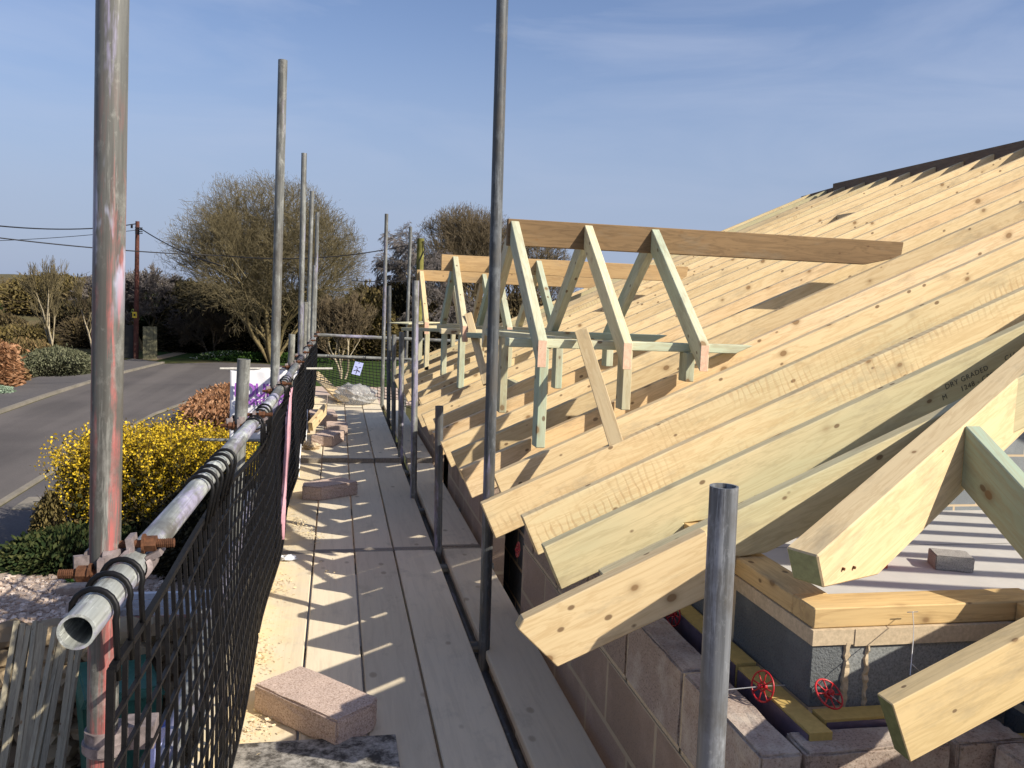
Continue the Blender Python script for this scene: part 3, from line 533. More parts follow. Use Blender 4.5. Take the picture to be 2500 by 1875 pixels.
# laths leaning
def laths():
    tops = [(150, 1512), (170, 1508), (190, 1515), (213, 1508), (232, 1512), (55, 1540-20), (75, 1518), (95, 1512), (112, 1512), (128, 1514)]
    spec = []
    for i, tx in enumerate((32, 48, 62, 76, 90, 103)): spec.append((tx+8, 1515+(i % 3)*6, tx-58+i*4))
    for i, tx in enumerate((133, 150, 163, 178, 192)): spec.append((tx, 1530+(i % 2)*8+i*9, tx-78+i*9))
    nm = ['first', 'second', 'third', 'fourth', 'fifth', 'sixth']
    for i, (tx, ty, bx) in enumerate(spec):
        a = onY((tx, ty), 6.6); b = onY((bx, 1900), 6.0); d = (a-b).normalized(); b2 = a-d*(a.z-G)/d.z
        b2.x += .05*math.sin(i*2.3); o = beam('lath', b2, a, .037, .028, LATH, up=(.5*math.sin(i*1.7), -1, .25), bev=.002)
        grp = 'left bundle' if i < 6 else 'right bundle'; k = i if i < 6 else i-6
        tag(o, f'{nm[k]} lath from the left in the {grp} leaning on the rubble wall', 'lath', 'weathered laths leaning in two bundles')
laths()
# wheelie bin
def wheelie(loc, rz):
    root = empty('wheelie_bin', loc, label='dark green wheelie bin on the ground behind the netting', cat='bin'); root.rotation_euler[2] = rz
    def p(name, v, f, m): o = mobj(name, v, f, m, root); return o
    w0, w1, d0, d1, h = .23, .28, .26, .34, .98
    v = [(-w0, -d0, .05), (w0, -d0, .05), (w0, d0, .05), (-w0, d0, .05), (-w1, -d1, h), (w1, -d1, h), (w1, d1, h), (-w1, d1, h)]
    o = p('body', v, [(0, 3, 2, 1), (0, 1, 5, 4), (1, 2, 6, 5), (2, 3, 7, 6), (3, 0, 4, 7)], GREENP); bevel(o, .015, 2)
    v = [(-w1-.02, -d1-.03, h), (w1+.02, -d1-.03, h), (w1+.02, d1+.03, h), (-w1-.02, d1+.03, h), (-w1+.02, -d1, h+.07), (w1-.02, -d1, h+.07), (w1-.02, d1, h+.09), (-w1+.02, d1, h+.09)]
    o = p('lid', v, [(0, 3, 2, 1), (4, 5, 6, 7), (0, 1, 5, 4), (1, 2, 6, 5), (2, 3, 7, 6), (3, 0, 4, 7)], GREENP); bevel(o, .012, 2)
    for s in (-1, 1):
        mb = MB(); mb.tube((s*.22, d0+.05, .1), (s*.28, d0+.05, .1), .1, n=20); mb.build('wheel', BLACKP).parent = root
    mb = MB(); mb.tube((-.24, d1+.06, h+.02), (.24, d1+.06, h+.02), .014, n=8); mb.build('handle', BLACKP).parent = root
wheelie((-1.62, 7.0, G), .35)
# stack of old white window frames with brown edging on bearers
fr = empty('window_frames', (-2.05, 8.9, G), label='stack of old white window frames with a brown rail seen through the netting', cat='window frames')
for k_ in range(3):
    z = G+.55+k_*.09
    mb = MB()
    for (cx, cy, sx_, sy_) in ((0, -.5, 1.4, .07), (0, .5, 1.4, .07), (-.68, 0, .07, 1.0), (.68, 0, .07, 1.0), (.1, 0, .06, 1.0)): mb.box((-1.6+cx+.05*k_, 9.3+cy, z), (sx_, sy_, .06))
    mb.build('window_frame', PLASTW, fr)
box('brown_rail', (-1.6, 8.76, G+.84), (1.4, .07, .05), flat('brown_stain', (.22, .07, .04)), root=fr)
for sx_ in (-.5, .5): box('bearer', (-1.6+sx_, 9.3, G+.26), (.1, 1.0, .5), DARK, root=fr)
# rubble bag
def bag_mesh(name, loc, sx, sy, sz, mat, seed, amp=.25, root=None):
    rg = random.Random(seed); bm = bmesh.new(); bmesh.ops.create_icosphere(bm, subdivisions=5, radius=1); ph = [rg.uniform(0, 9) for _ in range(9)]
    for v in bm.verts:
        c = v.co.copy(); n = 1+amp*(math.sin(c.x*5+ph[0]+3*c.z)*math.sin(c.y*6+ph[1])+.6*abs(math.sin(c.x*11+ph[2]+c.y*9))+.4*math.sin(c.z*13+ph[3]+c.x*7))-.2*amp
        v.co = Vector((c.x*sx*n, c.y*sy*n, max(0, (c.z+.75))*sz*.6*n))
    me = bpy.data.meshes.new(name); bm.to_mesh(me); bm.free(); me.polygons.foreach_set('use_smooth', [True]*len(me.polygons)); me.materials.append(mat); o = bpy.data.objects.new(name, me); COL.objects.link(o); o.location = loc
    return o
tag(bag_mesh('rubble_sack', (-.98, 4.9, G), .32, .3, .9, flat('dusty_white_sack', (.52, .50, .50), .7), 5, .12), 'dusty white sack on the ground beside the scaffold foot', 'sack')
tag(bag_mesh('rubble_sack', (-1.15, 5.9, G), .32, .3, .8, flat('grey_sack', (.36, .36, .40), .7), 8, .12), 'greyer sack standing behind the dusty white one', 'sack')

# ------------------------------------------------------------------ car, telegraph pole, cables, gate post
def car():
    cx, cy = onZ((10, 905), G).x, 47.5
    root = empty('parked_car', (-17.6, 46.6, G), label='dark car with bright chrome-trimmed wheel parked behind the beech hedge end', cat='car')
    pm = flat('black_car_paint', (.02, .02, .025), .25, .3, .1, 5, .6); gm = flat('car_glass', (.05, .06, .07), .1, 0, .1, 5, .8); wm = flat('silver_wheel', (.6, .6, .62), .3, .7, .1)
    sec = [(-2.1, .35, .75), (-2.0, .3, 1.0), (-1.5, .28, 1.08), (-.9, .28, 1.42), (-.2, .28, 1.5), (.5, .28, 1.42), (1.1, .28, 1.02), (1.8, .3, .92), (2.15, .35, .7)]
    v = []; f = []
    for x, z0, z1 in sec:
        zb = min(z1, 1.0); wt = .62 if z1 > 1.1 else .80
        v += [(x, -.85, z0), (x, -.88, zb*.75), (x, -.80, zb), (x, -wt, z1), (x, wt, z1), (x, .80, zb), (x, .88, zb*.75), (x, .85, z0)]
    for i in range(len(sec)-1):
        for j in range(8): k = (j+1) % 8; f.append((i*8+j, i*8+k, i*8+8+k, i*8+8+j))
    f += [list(range(8)), [len(v)-8+j for j in range(8)][::-1]]
    b = mobj('body', v, f, pm, root, smooth=False)
    for s in (-1, 1):
        mb = MB(); y = s*.80; mb.add([(-1.4, y, 1.05), (.95, y, 1.05), (.45, s*.64, 1.38), (-.85, s*.64, 1.38), (-1.4, y+s*.02, 1.05), (.95, y+s*.02, 1.05), (.45, s*.66, 1.38), (-.85, s*.66, 1.38)], [(0, 1, 2, 3), (7, 6, 5, 4), (0, 4, 5, 1), (1, 5, 6, 2), (2, 6, 7, 3), (3, 7, 4, 0)]); mb.build('side_window', gm).parent = root
        for x in (-1.35, 1.4):
            mb = MB(); mb.tube((x, s*.70, .33), (x, s*.90, .33), .33, n=24); o = mb.build('wheel', BLACKP); o.parent = root
            mb = MB(); mb.tube((x, s*.89, .33), (x, s*.915, .33), .2, n=16); q = mb.build('rim', wm); q.parent = o
        mb = MB(); mb.box((2.02, s*.62, .74), (.16, .34, .14)); mb.build('headlight', PLASTW).parent = root
    mb = MB(); mb.add([(.52, -.62, 1.41), (.52, .62, 1.41), (1.1, .76, 1.05), (1.1, -.76, 1.05), (.56, -.62, 1.44), (.56, .62, 1.44), (1.14, .76, 1.08), (1.14, -.76, 1.08)], [(0, 1, 2, 3), (7, 6, 5, 4), (0, 4, 5, 1), (1, 5, 6, 2), (2, 6, 7, 3), (3, 7, 4, 0)]); mb.build('windscreen', gm).parent = root
    root.rotation_euler[2] = -.5
car()
def tele():
    top = onY(D(297, 478), 52.8); base = Vector((-11.2, 52.8, G)); root = empty('telegraph_pole', base, label='red-brown wooden telegraph pole with a yellow plate at the road end', cat='telegraph pole')
    wm = wood('red_creosoted_wood', (.13, .05, .04), (.10, .04, .03), (.06, .025, .02), knots=.5)
    mb = MB(); mb.tube(base, top, .15, .11, n=16); smooth_by_angle(mb.build('post', wm, root))
    p = onY(D(292, 680), 52.8); box('sign_plate', (p.x, 52.8-.15, p.z), (.24, .02, .34), YELLOWS, root=root); box('pictogram', (p.x, 52.8-.165, p.z), (.1, .012, .14), INK, root=root)
    mb = MB()
    for k in range(4): a = base.lerp(top, .94)+Vector((.1, -.12, k*.1-.2)); mb.box(a, (.4, .05, .05))
    mb.box(base.lerp(top, .96)+Vector((-.3, 0, 0)), (.1, .1, .18)); mb.build('bracket', CABLE, root); return top
tt = tele()
gp = empty('gate_post', (-10.4, 52.0, G), label='weathered green-grey timber fence panel end beside the telegraph pole', cat='fence')
a = onY((350, 797), 52.3); gm_ = flat('mossy_fence_wood', (.16, .15, .09), .9, 0, .3, 6)
for k in range(4): box('board', (-10.62+k*.19, 52.3, (G+a.z)/2), (.18, .06, a.z-G+.02*(k % 2)), gm_, root=gp)
box('dark_panel', (-12.2, 53, G+.95), (1.9, .08, 1.9), flat('dark_fence', (.04, .04, .035)), root=gp)
def cable(name, pts, r, label):
    mb = MB(); P_ = [Vector(p) for p in pts]; out = []
    for i in range(len(P_)-1):
        for t in range(12): out.append(P_[i].lerp(P_[i+1], t/12)-Vector((0, 0, 0)))
    out.append(P_[-1]); mb.path(out, r, 5); tag(mb.build(name, CABLE, smooth=True, origin=P_[0]), label, 'cable', 'overhead cables')
def sag(a, b, s, n=14): return [Vector(a).lerp(Vector(b), i/n)-Vector((0, 0, s*4*(i/n)*(1-i/n))) for i in range(n+1)]
def cab(a, b, s, r, label): mb = MB(); mb.path(sag(a, b, s), r, 5); tag(mb.build('cable', CABLE, smooth=True, origin=a), label, 'cable', 'overhead cables')
cab(onY(D(-40, 484), 40), tt+Vector((-.1, 0, -.15)), .25, .03, 'thick cable from the left edge to the top of the telegraph pole')
cab(onY(D(-40, 509), 30), onY(D(480, 552), 34), .1, .02, 'long low cable passing below the pole top')
cab(onY(D(480, 552), 34), onY(D(905, 524), 34), .32, .02, 'low cable continuing across the broad tree to the mossy post')
cab(onY(D(-40, 521), 55), onY(D(295, 497), 55), .1, .018, 'thin pale cable between the two thicker ones')
cab(tt+Vector((.1, 0, -.35)), onY(D(478, 574), 44), .2, .03, 'cable dropping from the telegraph pole into the broad tree')
cab(onY(D(760, 606), 40), onY(D(905, 606), 40), .05, .02, 'short thin cable low against the sky right of the broad tree')
# mossy post
mp0 = onY(D(909, 515), 34); rp = empty('mossy_pole', (mp0.x, 34, G), label='short mossy green wooden pole rising behind the far dormer', cat='telegraph pole')
mb = MB(); mb.tube((mp0.x, 34, G), (mp0.x, 34, mp0.z), .15, .135, n=16); smooth_by_angle(mb.build('post', flat('mossy_wood', (.16, .15, .04), .95, 0, .5, 5), rp))
mb = MB(); mb.path([(mp0.x+.08, 33.85, mp0.z-.1), (mp0.x+.14, 33.84, mp0.z-.45), (mp0.x-.05, 33.84, mp0.z-.9), (mp0.x-.02, 33.84, mp0.z-1.6)], .02, 5); mb.build('lead', CABLE, rp)

# ------------------------------------------------------------------ scaffold deck
xs = [(-.322, -.103), (-.094, .128), (.137, .356), (.366, .600)]
def dboard(x0, x1, y0, y1, z, label, mat, dz0=0., dz1=0.):
    p0 = Vector(((x0+x1)/2, y0, z+dz0)); p1 = Vector(((x0+x1)/2, y1, z+dz1)); o = beam('scaffold_board', p0, p1, x1-x0, .038, mat, bev=.004)
    tag(o, label, 'scaffold board', 'scaffold boards of the walkway')
    for e, yy in ((0, 0), (1, (p1-p0).length-.03)):
        bx = mobj('end_hoop', [(yy-.001, y_, z_) for y_, z_ in ((-.0015, .0012), (x1-x0+.0015, .0012), (x1-x0+.0015, -.0392), (-.0015, -.0392))]+[(yy+.031, y_, z_) for y_, z_ in ((-.0015, .0012), (x1-x0+.0015, .0012), (x1-x0+.0015, -.0392), (-.0015, -.0392))], [(0, 1, 2, 3), (7, 6, 5, 4), (0, 4, 5, 1), (1, 5, 6, 2), (2, 6, 7, 3), (3, 7, 4, 0)], HOOP)
        bx.parent = o
    return o
HOOP = flat('dull_board_hoop', (.23, .20, .165), .6, .3, .3, 60)
rows = ['outermost board beside the toe board', 'second board from the toe board', 'third board from the toe board', 'fourth board beside the gap']
for i, (a, b) in enumerate(xs):
    dboard(a, b, 1.1-.02*i, 5.0+.012*i, 0, f'near length of walkway, {rows[i]}', DECK[(i*2) % 3])
    dboard(a, b, 5.006+.012*i, 7.95, 0, f'middle length of walkway, {rows[i]}', DECK[(i+1) % 3])
    dboard(a, b, 7.72+.02*(i % 2), 11.6-.15*i, .0395, f'far raised length of walkway, {rows[i]}', DECK[(i+2) % 3])
    dboard(a, b, 11.62-.15*i, 12.7, .0395, f'last short length of walkway, {rows[i]}', DECK[i % 3])
dboard(.655, .885, 1.1, 5.06, -.002, 'near inner board between the gap and the house wall', DECK[1])
dboard(.655, .885, 5.08, 7.9, -.002, 'middle inner board between the gap and the house wall', DECK[0])
dboard(.655, .885, 7.75, 12.3, .038, 'far inner board between the gap and the house wall', DECK[2])
# toe boards on edge
for i, (a, b) in enumerate(((1.3, 4.26), (4.28, 8.1), (8.12, 12.5))):
    o = beam('toe_board', (-.342, a, .232), (-.342, b, .232), .036, .225, DECK[2], bev=.004); tag(o, ('nearest', 'middle', 'furthest')[i]+' toe board on edge along the netting side', 'toe board', 'toe boards')
# transoms and ledgers below
nmb = ['first', 'second', 'third', 'fourth', 'fifth', 'sixth', 'seventh', 'eighth', 'ninth']
for i, y in enumerate((2.3, 3.7, 4.85, 6.2, 7.6, 9.1, 10.6, 12.1)):
    pole('transom_tube', (-.5, y, -.064), (.93, y, -.064), GALV, f'{nmb[i]} short cross tube under the walkway, counted from the near end', 'scaffold tube', 'cross tubes under the walkway', n=14)
for i, x in enumerate((-.41, .655)):
    pole('ledger_tube', (x, .8, -.115), (x, 12.8, -.115), GDARK, ('outer', 'inner')[i]+' long tube running under the walkway', 'scaffold tube', 'long tubes under the walkway', n=14)
# mottled sheet across the near boards
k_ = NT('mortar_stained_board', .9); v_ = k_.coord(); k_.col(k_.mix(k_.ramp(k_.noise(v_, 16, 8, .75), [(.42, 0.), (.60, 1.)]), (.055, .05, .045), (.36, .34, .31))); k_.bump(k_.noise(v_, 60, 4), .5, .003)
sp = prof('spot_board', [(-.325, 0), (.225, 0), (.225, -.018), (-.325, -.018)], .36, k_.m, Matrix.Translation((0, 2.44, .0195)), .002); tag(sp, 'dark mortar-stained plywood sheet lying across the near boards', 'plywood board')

# ------------------------------------------------------------------ blocks on deck
def rough_block(name, c, s, rz, mat, label, seed=0, cut=None, cat='concrete block', group='concrete blocks on the walkway', sub=6, tilt=0):
    bm = bmesh.new(); bmesh.ops.create_cube(bm, size=1)
    for v in bm.verts: v.co = Vector((v.co.x*s[0], v.co.y*s[1], v.co.z*s[2]))
    if cut:
        for pn, pp in cut:
            r_ = bmesh.ops.bisect_plane(bm, geom=bm.verts[:]+bm.edges[:]+bm.faces[:], plane_co=pp, plane_no=pn, clear_outer=True)
            bmesh.ops.holes_fill(bm, edges=[e for e in bm.edges if e.is_boundary])
    bmesh.ops.bevel(bm, geom=bm.edges[:], offset=.006, segments=2, affect='EDGES')
    bmesh.ops.triangulate(bm, faces=[f for f in bm.faces if len(f.verts) > 4])
    bmesh.ops.subdivide_edges(bm, edges=bm.edges[:], cuts=5, use_grid_fill=True)
    rg = random.Random(seed)
    for v in bm.verts: v.co += Vector((rg.gauss(0, 1), rg.gauss(0, 1), rg.gauss(0, 1)))*.0010
    me = bpy.data.meshes.new(name); bm.to_mesh(me); bm.free(); me.materials.append(mat); o = bpy.data.objects.new(name, me); COL.objects.link(o); o.location = c; o.rotation_euler = (tilt, 0, rz)
    return tag(o, label, cat, group)
b4 = [onZ(p, .1) for p in ((616.6, 1665.8), (744, 1628), (939, 1712), (813, 1755))]
bc = (b4[0]+b4[1]+b4[2]+b4[3])/4; rz = math.atan2(b4[3].y-b4[0].y, b4[3].x-b4[0].x)
rough_block('concrete_block', (bc.x, bc.y, .0505), (.425, .212, .1), rz, BLOCK, 'largest and nearest pinkish block, lying on the near boards', 1, cut=[(Vector((1, .6, 0)).normalized(), Vector((.195, .09, 0)))])
bp = [onZ(p, .1) for p in (D(650, 1048), D(712, 1056), D(764, 1035), D(690, 1032))]; bc = (bp[0]+bp[1]+bp[2]+bp[3])/4
rough_block('concrete_block', (bc.x+.0, bc.y, .0505), (.42, .215, .1), .62, BLOCK, 'broken-cornered block lying across the middle boards', 2, cut=[(Vector((-.8, .6, 0)).normalized(), Vector((-.16, .06, 0))), (Vector((-.75, -.6, 0)).normalized(), Vector((-.19, -.02, 0)))])
rough_block('concrete_block', (-.05, 8.55, .0915), (.215, .42, .10), -.28, BLOCK, 'nearest pinkish block on the raised boards, skewed to the netting', 3)
rough_block('concrete_block', (.03, 9.2, .0915), (.22, .3, .10), 0.02, BLOCK, 'flat block squarely laid just behind the skewed one', 4)
rough_block('concrete_block', (-.13, 9.95, .10), (.30, .4, .12), .1, BLOCK, 'furthest split-faced block beside the netting', 5, tilt=.03)
o = prof('timber_offcut', [(0, 0), (.42, 0), (.36, -.1), (0, -.1)], .05, PINE, frame((-.22, 9.1, .16), (.35, .85, .35), (0, 0, 1))); tag(o, 'pale offcut of timber propped among the far blocks', 'timber offcut')
tag(bag_mesh('aerated_chunk', (-.2, 8.2, .04), .07, .06, .05, MORTAR, 3, .3), 'crumbled yellow lump beside the step in the boards', 'rubble')
# sawdust and chips along the toe board
rg = random.Random(12); mb = MB()
for i in range(1500):
    y = 1.6+rg.random()**1.1*8.0; x = -.318+abs(rg.gauss(0, .07)); s = rg.uniform(.001, .0045)
    if 7.72 < y < 7.96: continue
    z = (.0015 if y < 7.72 else .041)+.0; m = Matrix.Rotation(rg.uniform(0, 6), 3, 'Z') @ Matrix.Rotation(rg.uniform(-.6, .6), 3, 'X'); c = Vector((x, y, z+s*.3))
    mb.add([m @ Vector(q)*s+c for q in ((-1, -.5, 0), (1, -.5, .1), (1, .5, 0), (-1, .5, .15))], [(0, 1, 2, 3)])
for (cx, cy, n_) in ((-.22, 2.95, 260), (-.26, 3.5, 240), (-.2, 5.6, 260), (-.12, 5.3, 180), (.0, 4.6, 40), (-.24, 4.4, 160), (.05, 11.6, 200)):
    for i in range(n_//2):
        s = rg.uniform(.002, .007); x = cx+rg.gauss(0, .035); y = cy+rg.gauss(0, .1); m = Matrix.Rotation(rg.uniform(0, 6), 3, 'Z') @ Matrix.Rotation(rg.uniform(-.9, .9), 3, 'X'); c = Vector((max(x, -.31), y, (.002 if y < 7.7 else .042)+s*.4+max(0, .014-abs(x-cx)*.2)))
        mb.add([m @ Vector(q)*s+c for q in ((-1, -.5, 0), (1, -.5, .1), (1, .5, 0), (-1, .5, .15))], [(0, 1, 2, 3)])
tag(mb.build('sawdust', leafmat('sawdust_flakes', [(.50, .38, .2), (.62, .50, .30), (.74, .62, .42)])), kind='stuff')
# white scrap
tag(bag_mesh('paper_scrap', (*onZ(D(618, 1210), 0)[:2], .002), .05, .03, .02, PLASTW, 9, .3), 'small white scrap on the boards beside the toe board', 'scrap')

# ------------------------------------------------------------------ left standards, handrail, couplers
def px_pole(name, ptop, pbot, x, y, zb, mat, label, topz=None, **kw):
    """a standard through two sighted points, on the vertical plane Y=y, carried down to zb"""
    a = onY(ptop, y); b = onY(pbot, y); d = (a-b)/(a.z-b.z); p0 = b+d*(zb-b.z); return pole(name, p0, a, mat, label, **kw)
LP = [('P1', D(244, -60), D(228, 1100), 1.50, REDT, 'thickest-looking scaffold pole at the left, streaked with red paint'),
      ('P2', D(527, 776), D(515, 1010), 3.40, GALV, 'short-topped scaffold pole just right of the yellow bush'),
      ('P3', D(611, 130), D(594, 800), 4.85, GALVL, 'tall scaffold pole in front of the broad bare tree'),
      ('P5', D(631, 722), D(629, 770), 6.75, GWARM, 'stub pole ending level with the far lawn'),
      ('P4', D(657, 331), D(649, 740), 8.05, GALVL, 'second tallest of the left-hand poles, lilac near its top'),
      ('P9', D(660, 652), D(657, 740), 9.3, GWARM, 'short rough-topped pole between two taller left-hand poles'),
      ('P6', D(674, 413), D(665, 735), 10.3, GALV, 'plain grey tall pole, third from the right on the netting side'),
      ('P8', D(680, 573), D(674, 730), 11.3, GALVL, 'mid-height pole in the group at the far corner'),
      ('P7', D(686, 458), D(679, 725), 12.3, GALVL, 'furthest tall pole on the netting side at the corner')]
lpos = []
for nm_, a, b, y, m_, lb in LP:
    o = px_pole('scaffold_pole', a, b, 0, y, G, m_, lb); p = onY(b, y); lpos.append((p.x, y, p.z))
# end grain: rail as three tubes following the sighted line
RX = -.292
r0 = Vector((-.324, 1.182, 1.029)); rA = onX(D(545, 925), RX); rB = onX(D(622, 818), RX); rC = onX(D(664, 752), RX); rD = Vector((-.27, 12.6, .925))
def railz(y):
    P_ = [r0, rA, rB, rC, rD]
    for a, b in zip(P_, P_[1:]):
        if y <= b.y: t = (y-a.y)/(b.y-a.y); return a.lerp(b, t)
    return rD
pole('handrail_tube', r0, railz(4.4), tube_mat('pale_lilac_handrail', .75, base=(.36, .38, .36)), 'nearest handrail tube with its open end facing the viewer', 'scaffold tube', 'handrail tubes')
pole('handrail_tube', railz(4.42), railz(8.8), GALVL, 'middle handrail tube along the netting', 'scaffold tube', 'handrail tubes')
pole('handrail_tube', railz(8.82), rD, GALV, 'far handrail tube reaching the corner', 'scaffold tube', 'handrail tubes')
def coupler(pc, rc, label, rusty=False, pd=Vector((0, 0, 1)), rd=Vector((0, 1, 0))):
    """pc: point on pole axis, rc: point on rail axis (same height)"""
    pc, rc = Vector(pc), Vector(rc); root = empty('scaffold_coupler', pc, label=label, cat='scaffold coupler', group='couplers joining poles and handrail'); CM = CLAMP
    d = (rc-pc); d.z = 0; d.normalize(); out = -d
    def band(c, ax, sd, wd=.058):
        ax = ax.normalized(); side = sd-ax*sd.dot(ax); side.normalize(); t = ax.cross(side); mb = MB(); n = 22; ri, ro = .0248, .0305; v = []
        for i in range(n+1):
            a = R(35)+R(290)*i/n; dirn = side*math.cos(a)+t*math.sin(a); bul = 1+.08*math.sin(i*.9)
            for r_, w_ in ((ri, -1), (ro*bul, -1), (ro*bul, 1), (ri, 1)): v.append(c+dirn*r_+ax*wd/2*w_*(1-.25*abs(math.cos(a))*(r_ > ri)))
        f = []
        for i in range(n):
            for j in range(4): k = (j+1) % 4; f.append((i*4+j, i*4+k, i*4+4+k, i*4+4+j))
        f += [(0, 1, 2, 3), tuple(n*4+j for j in (3, 2, 1, 0))]; mb.add(v, f)
        for s in (R(35), R(325)):   # lugs
            dirn = side*math.cos(s)+t*math.sin(s); mb.box(c+dirn*.036, (.024, .040, .010), Matrix([dirn, ax, dirn.cross(ax)]).transposed())
        o = mb.build('clamp_band', CM, root); smooth_by_angle(o, .7)
    band(pc, pd, Vector((0, -1, 0))+out*.6); band(rc, rd, Vector((0, 0, 1))+d*.5)
    mid = (pc+rc)/2; mb = MB(); mb.box(mid, (.05, .045, .04), Matrix.Rotation(math.atan2(d.y, d.x), 3, 'Z')); o = mb.build('saddle', CM, root); bevel(o, .008, 2)
    # bolts: one across the rail clamp (towards the walkway), one past the pole
    for c, ax in ((rc+Vector((0, -.002, .034)), (d+Vector((0, 0, .02))).normalized()), (pc+Vector((0, -.036, -.004)), out)):
        mb = MB(); mb.tube(c-ax*.034, c+ax*.062, .0065, n=10)
        for k in range(9): mb.tube(c+ax*(.036+k*.003), c+ax*(.0375+k*.003), .0078, n=10)
        o = mb.build('bolt', RUST, root); smooth_by_angle(o)
        mb = MB(); mb.tube(c+ax*.016, c+ax*.034, .0135, n=6); mb.tube(c+ax*.012, c+ax*.016, .0165, n=14); mb.build('nut', RUST, root)
        mb = MB(); mb.tube(c-ax*.042, c-ax*.034, .012, n=6); mb.build('bolt_head', CM, root)
cl = ['nearest coupler with rusty bolts, clamping the red-streaked pole', 'coupler on the short-topped pole beside the banner', 'coupler on the tall pole in front of the broad tree', 'coupler on the stub pole level with the far lawn',
      'coupler on the tall pole with the lilac top', 'coupler on the short rough-topped pole', 'coupler on the plain grey tall pole', 'coupler on the mid-height pole near the corner', 'coupler at the far corner pole']
for (x, y, z), lb in zip(lpos, cl):
    rc = railz(y); pz = rc.z
    # pole axis x at rail height
    coupler((x, y, pz), (rc.x, y+.0, pz), lb)
# lower ledger clamp on first pole
rc = Vector((lpos[0][0]-.005, 1.41, .74))
mb = MB(); mb.tube((lpos[0][0], 1.50, .70), (lpos[0][0], 1.50, .74), .034, n=24); mb.tube((lpos[0][0], 1.50, .705), (lpos[0][0], 1.50, .72), .038, n=24)
mb.box((lpos[0][0]+.05, 1.52, .72), (.05, .05, .04)); o = mb.build('pole_collar', CLAMP); smooth_by_angle(o); tag(o, 'rusty collar clamp low on the red-streaked pole', 'scaffold coupler')
lo = pole('ledger_tube', (lpos[0][0]+.062, 1.25, .52), (lpos[0][0]-.02, 4.3, .50), LILAC, 'lower lilac-stained rail tube behind the netting', 'scaffold tube', 'lower rail tubes')
pole('ledger_tube', (-.36, 4.32, .50), (-.30, 12.5, .45), GALV, 'far lower rail tube behind the netting', 'scaffold tube', 'lower rail tubes')
o = pole('scaffold_pole', (-.40, 2.05, G), (-.385, 2.05, .47), flat('pale_blue_paint', (.42, .46, .80), .5, 0, .12, 30), 'pale blue painted pole standing behind the near netting', 'scaffold pole')

# ------------------------------------------------------------------ brick guards (black mesh panels with hooks)
def guard(y0, y1, label, nx_, lean=.0, z0=.10, sh=0.):
    root = empty('brick_guard', (railz(y0).x, y0, z0), label=label, cat='mesh guard', group='black mesh guards hung on the handrail'); mb = MB(); rg = random.Random(int(y0*10))
    zt = lambda y: railz(y).z-.075; X = lambda y, t: railz(y).x+.016+lean*(1-t)+.012*math.sin(y*3+t*4)
    nz_ = 11; L_ = y1-y0
    P_ = lambda u, t: Vector((X(y0+u*L_, t), y0+u*L_+sh*(1-t), z0+(zt(y0+u*L_)-z0)*t))
    for i in range(nx_+1):
        u = i/nx_; r = .0052 if 0 < i < nx_ else .0075
        mb.path([P_(u, t/6) for t in range(7)], r, 4)
    for j in range(nz_+1):
        t = j/nz_; r = .0046 if 0 < j < nz_ else .0075
        mb.path([P_(u/8, t)+Vector((.002, 0, 0)) for u in range(9)], r, 4)
    mb.build('mesh_grid', BLACKP, root)
    for u0 in (.02, .09, .16, .82, .89, .96) if L_ > 1 else (.15, .3, .85):
        y = y0+u0*L_; c = railz(y); mb = MB(); pts = [P_(u0, .97)+Vector((.004, 0, 0))]
        for a in range(-20, 215, 20): pts.append(c+Vector((math.cos(R(a))*.0315, -.004+.016*(a/215), math.sin(R(a))*.0315)))
        pts.append(c+Vector((-.034, .012, -.03))); mb.path(pts, .0045, 7); mb.build('hook', BLACKP, root, smooth=True)
guard(1.24, 2.32, 'nearest black mesh guard hanging by hooks from the handrail end', 14, .0)
guard(2.36, 3.50, 'second black mesh guard from the handrail end, seen steeply edge on', 15, .0)
guard(3.55, 5.10, 'third black mesh guard, beside the pink tape', 20, .0)
guard(5.15, 7.2, 'fourth black mesh guard, beyond the pink tape', 26, .0)
guard(7.25, 9.6, 'fifth black mesh guard, beside the far blocks', 30, .0)
guard(9.65, 12.2, 'last black mesh guard before the far corner', 32, .0)
# end guard, hung slack on the far rails
fr_a, fr_b = onY(D(676, 723), 12.6), onY(D(975, 736), 12.6); pole('end_rail_tube', fr_a, fr_b+Vector((1.2, 0, -.02)), GALVL, 'upper guard rail across the far end of the walkway', 'scaffold tube', 'end guard rails', n=16)
fl_a, fl_b = onY(D(680, 768), 12.6), onY(D(860, 776), 12.6); pole('end_rail_tube', fl_a, fl_b+Vector((1.6, 0, -.03)), GALV, 'lower guard rail across the far end of the walkway', 'scaffold tube', 'end guard rails', n=16)
def end_guard():
    root = empty('brick_guard', (.1, 12.55, .1), label='slack twisted black mesh guard across the far end', cat='mesh guard', group='black mesh guards hung on the handrail'); mb = MB()
    a, b, c, d_ = Vector((-.20, 12.5, .60)), Vector((1.05, 12.5, .60)), Vector((1.1, 12.35, -.10)), Vector((-.26, 12.45, .28))
    def P_(u, t): q = a.lerp(b, u).lerp(d_.lerp(c, u), t); return q+Vector((.03*t*math.sin(u*3), .05*math.sin(u*5+t*3), -.02*math.sin(u*PI)))
    for i in range(27): mb.path([P_(i/26, t/6) for t in range(7)], .0055, 4)
    for j in range(14): mb.path([P_(u/8, j/13)+Vector((0, -.004, 0)) for u in range(9)], .0055, 4)
    mb.build('mesh_grid', BLACKP, root)
    mb = MB(); 
    for u in (.1, .5, .9): mb.path([P_(u, 0), P_(u, 0)+Vector((0, -.03, .04)), P_(u, 0)+Vector((0, .03, .06)), P_(u, 0)+Vector((0, .04, -.02))], .005, 5)
    mb.build('hook', BLACKP, root)
end_guard()
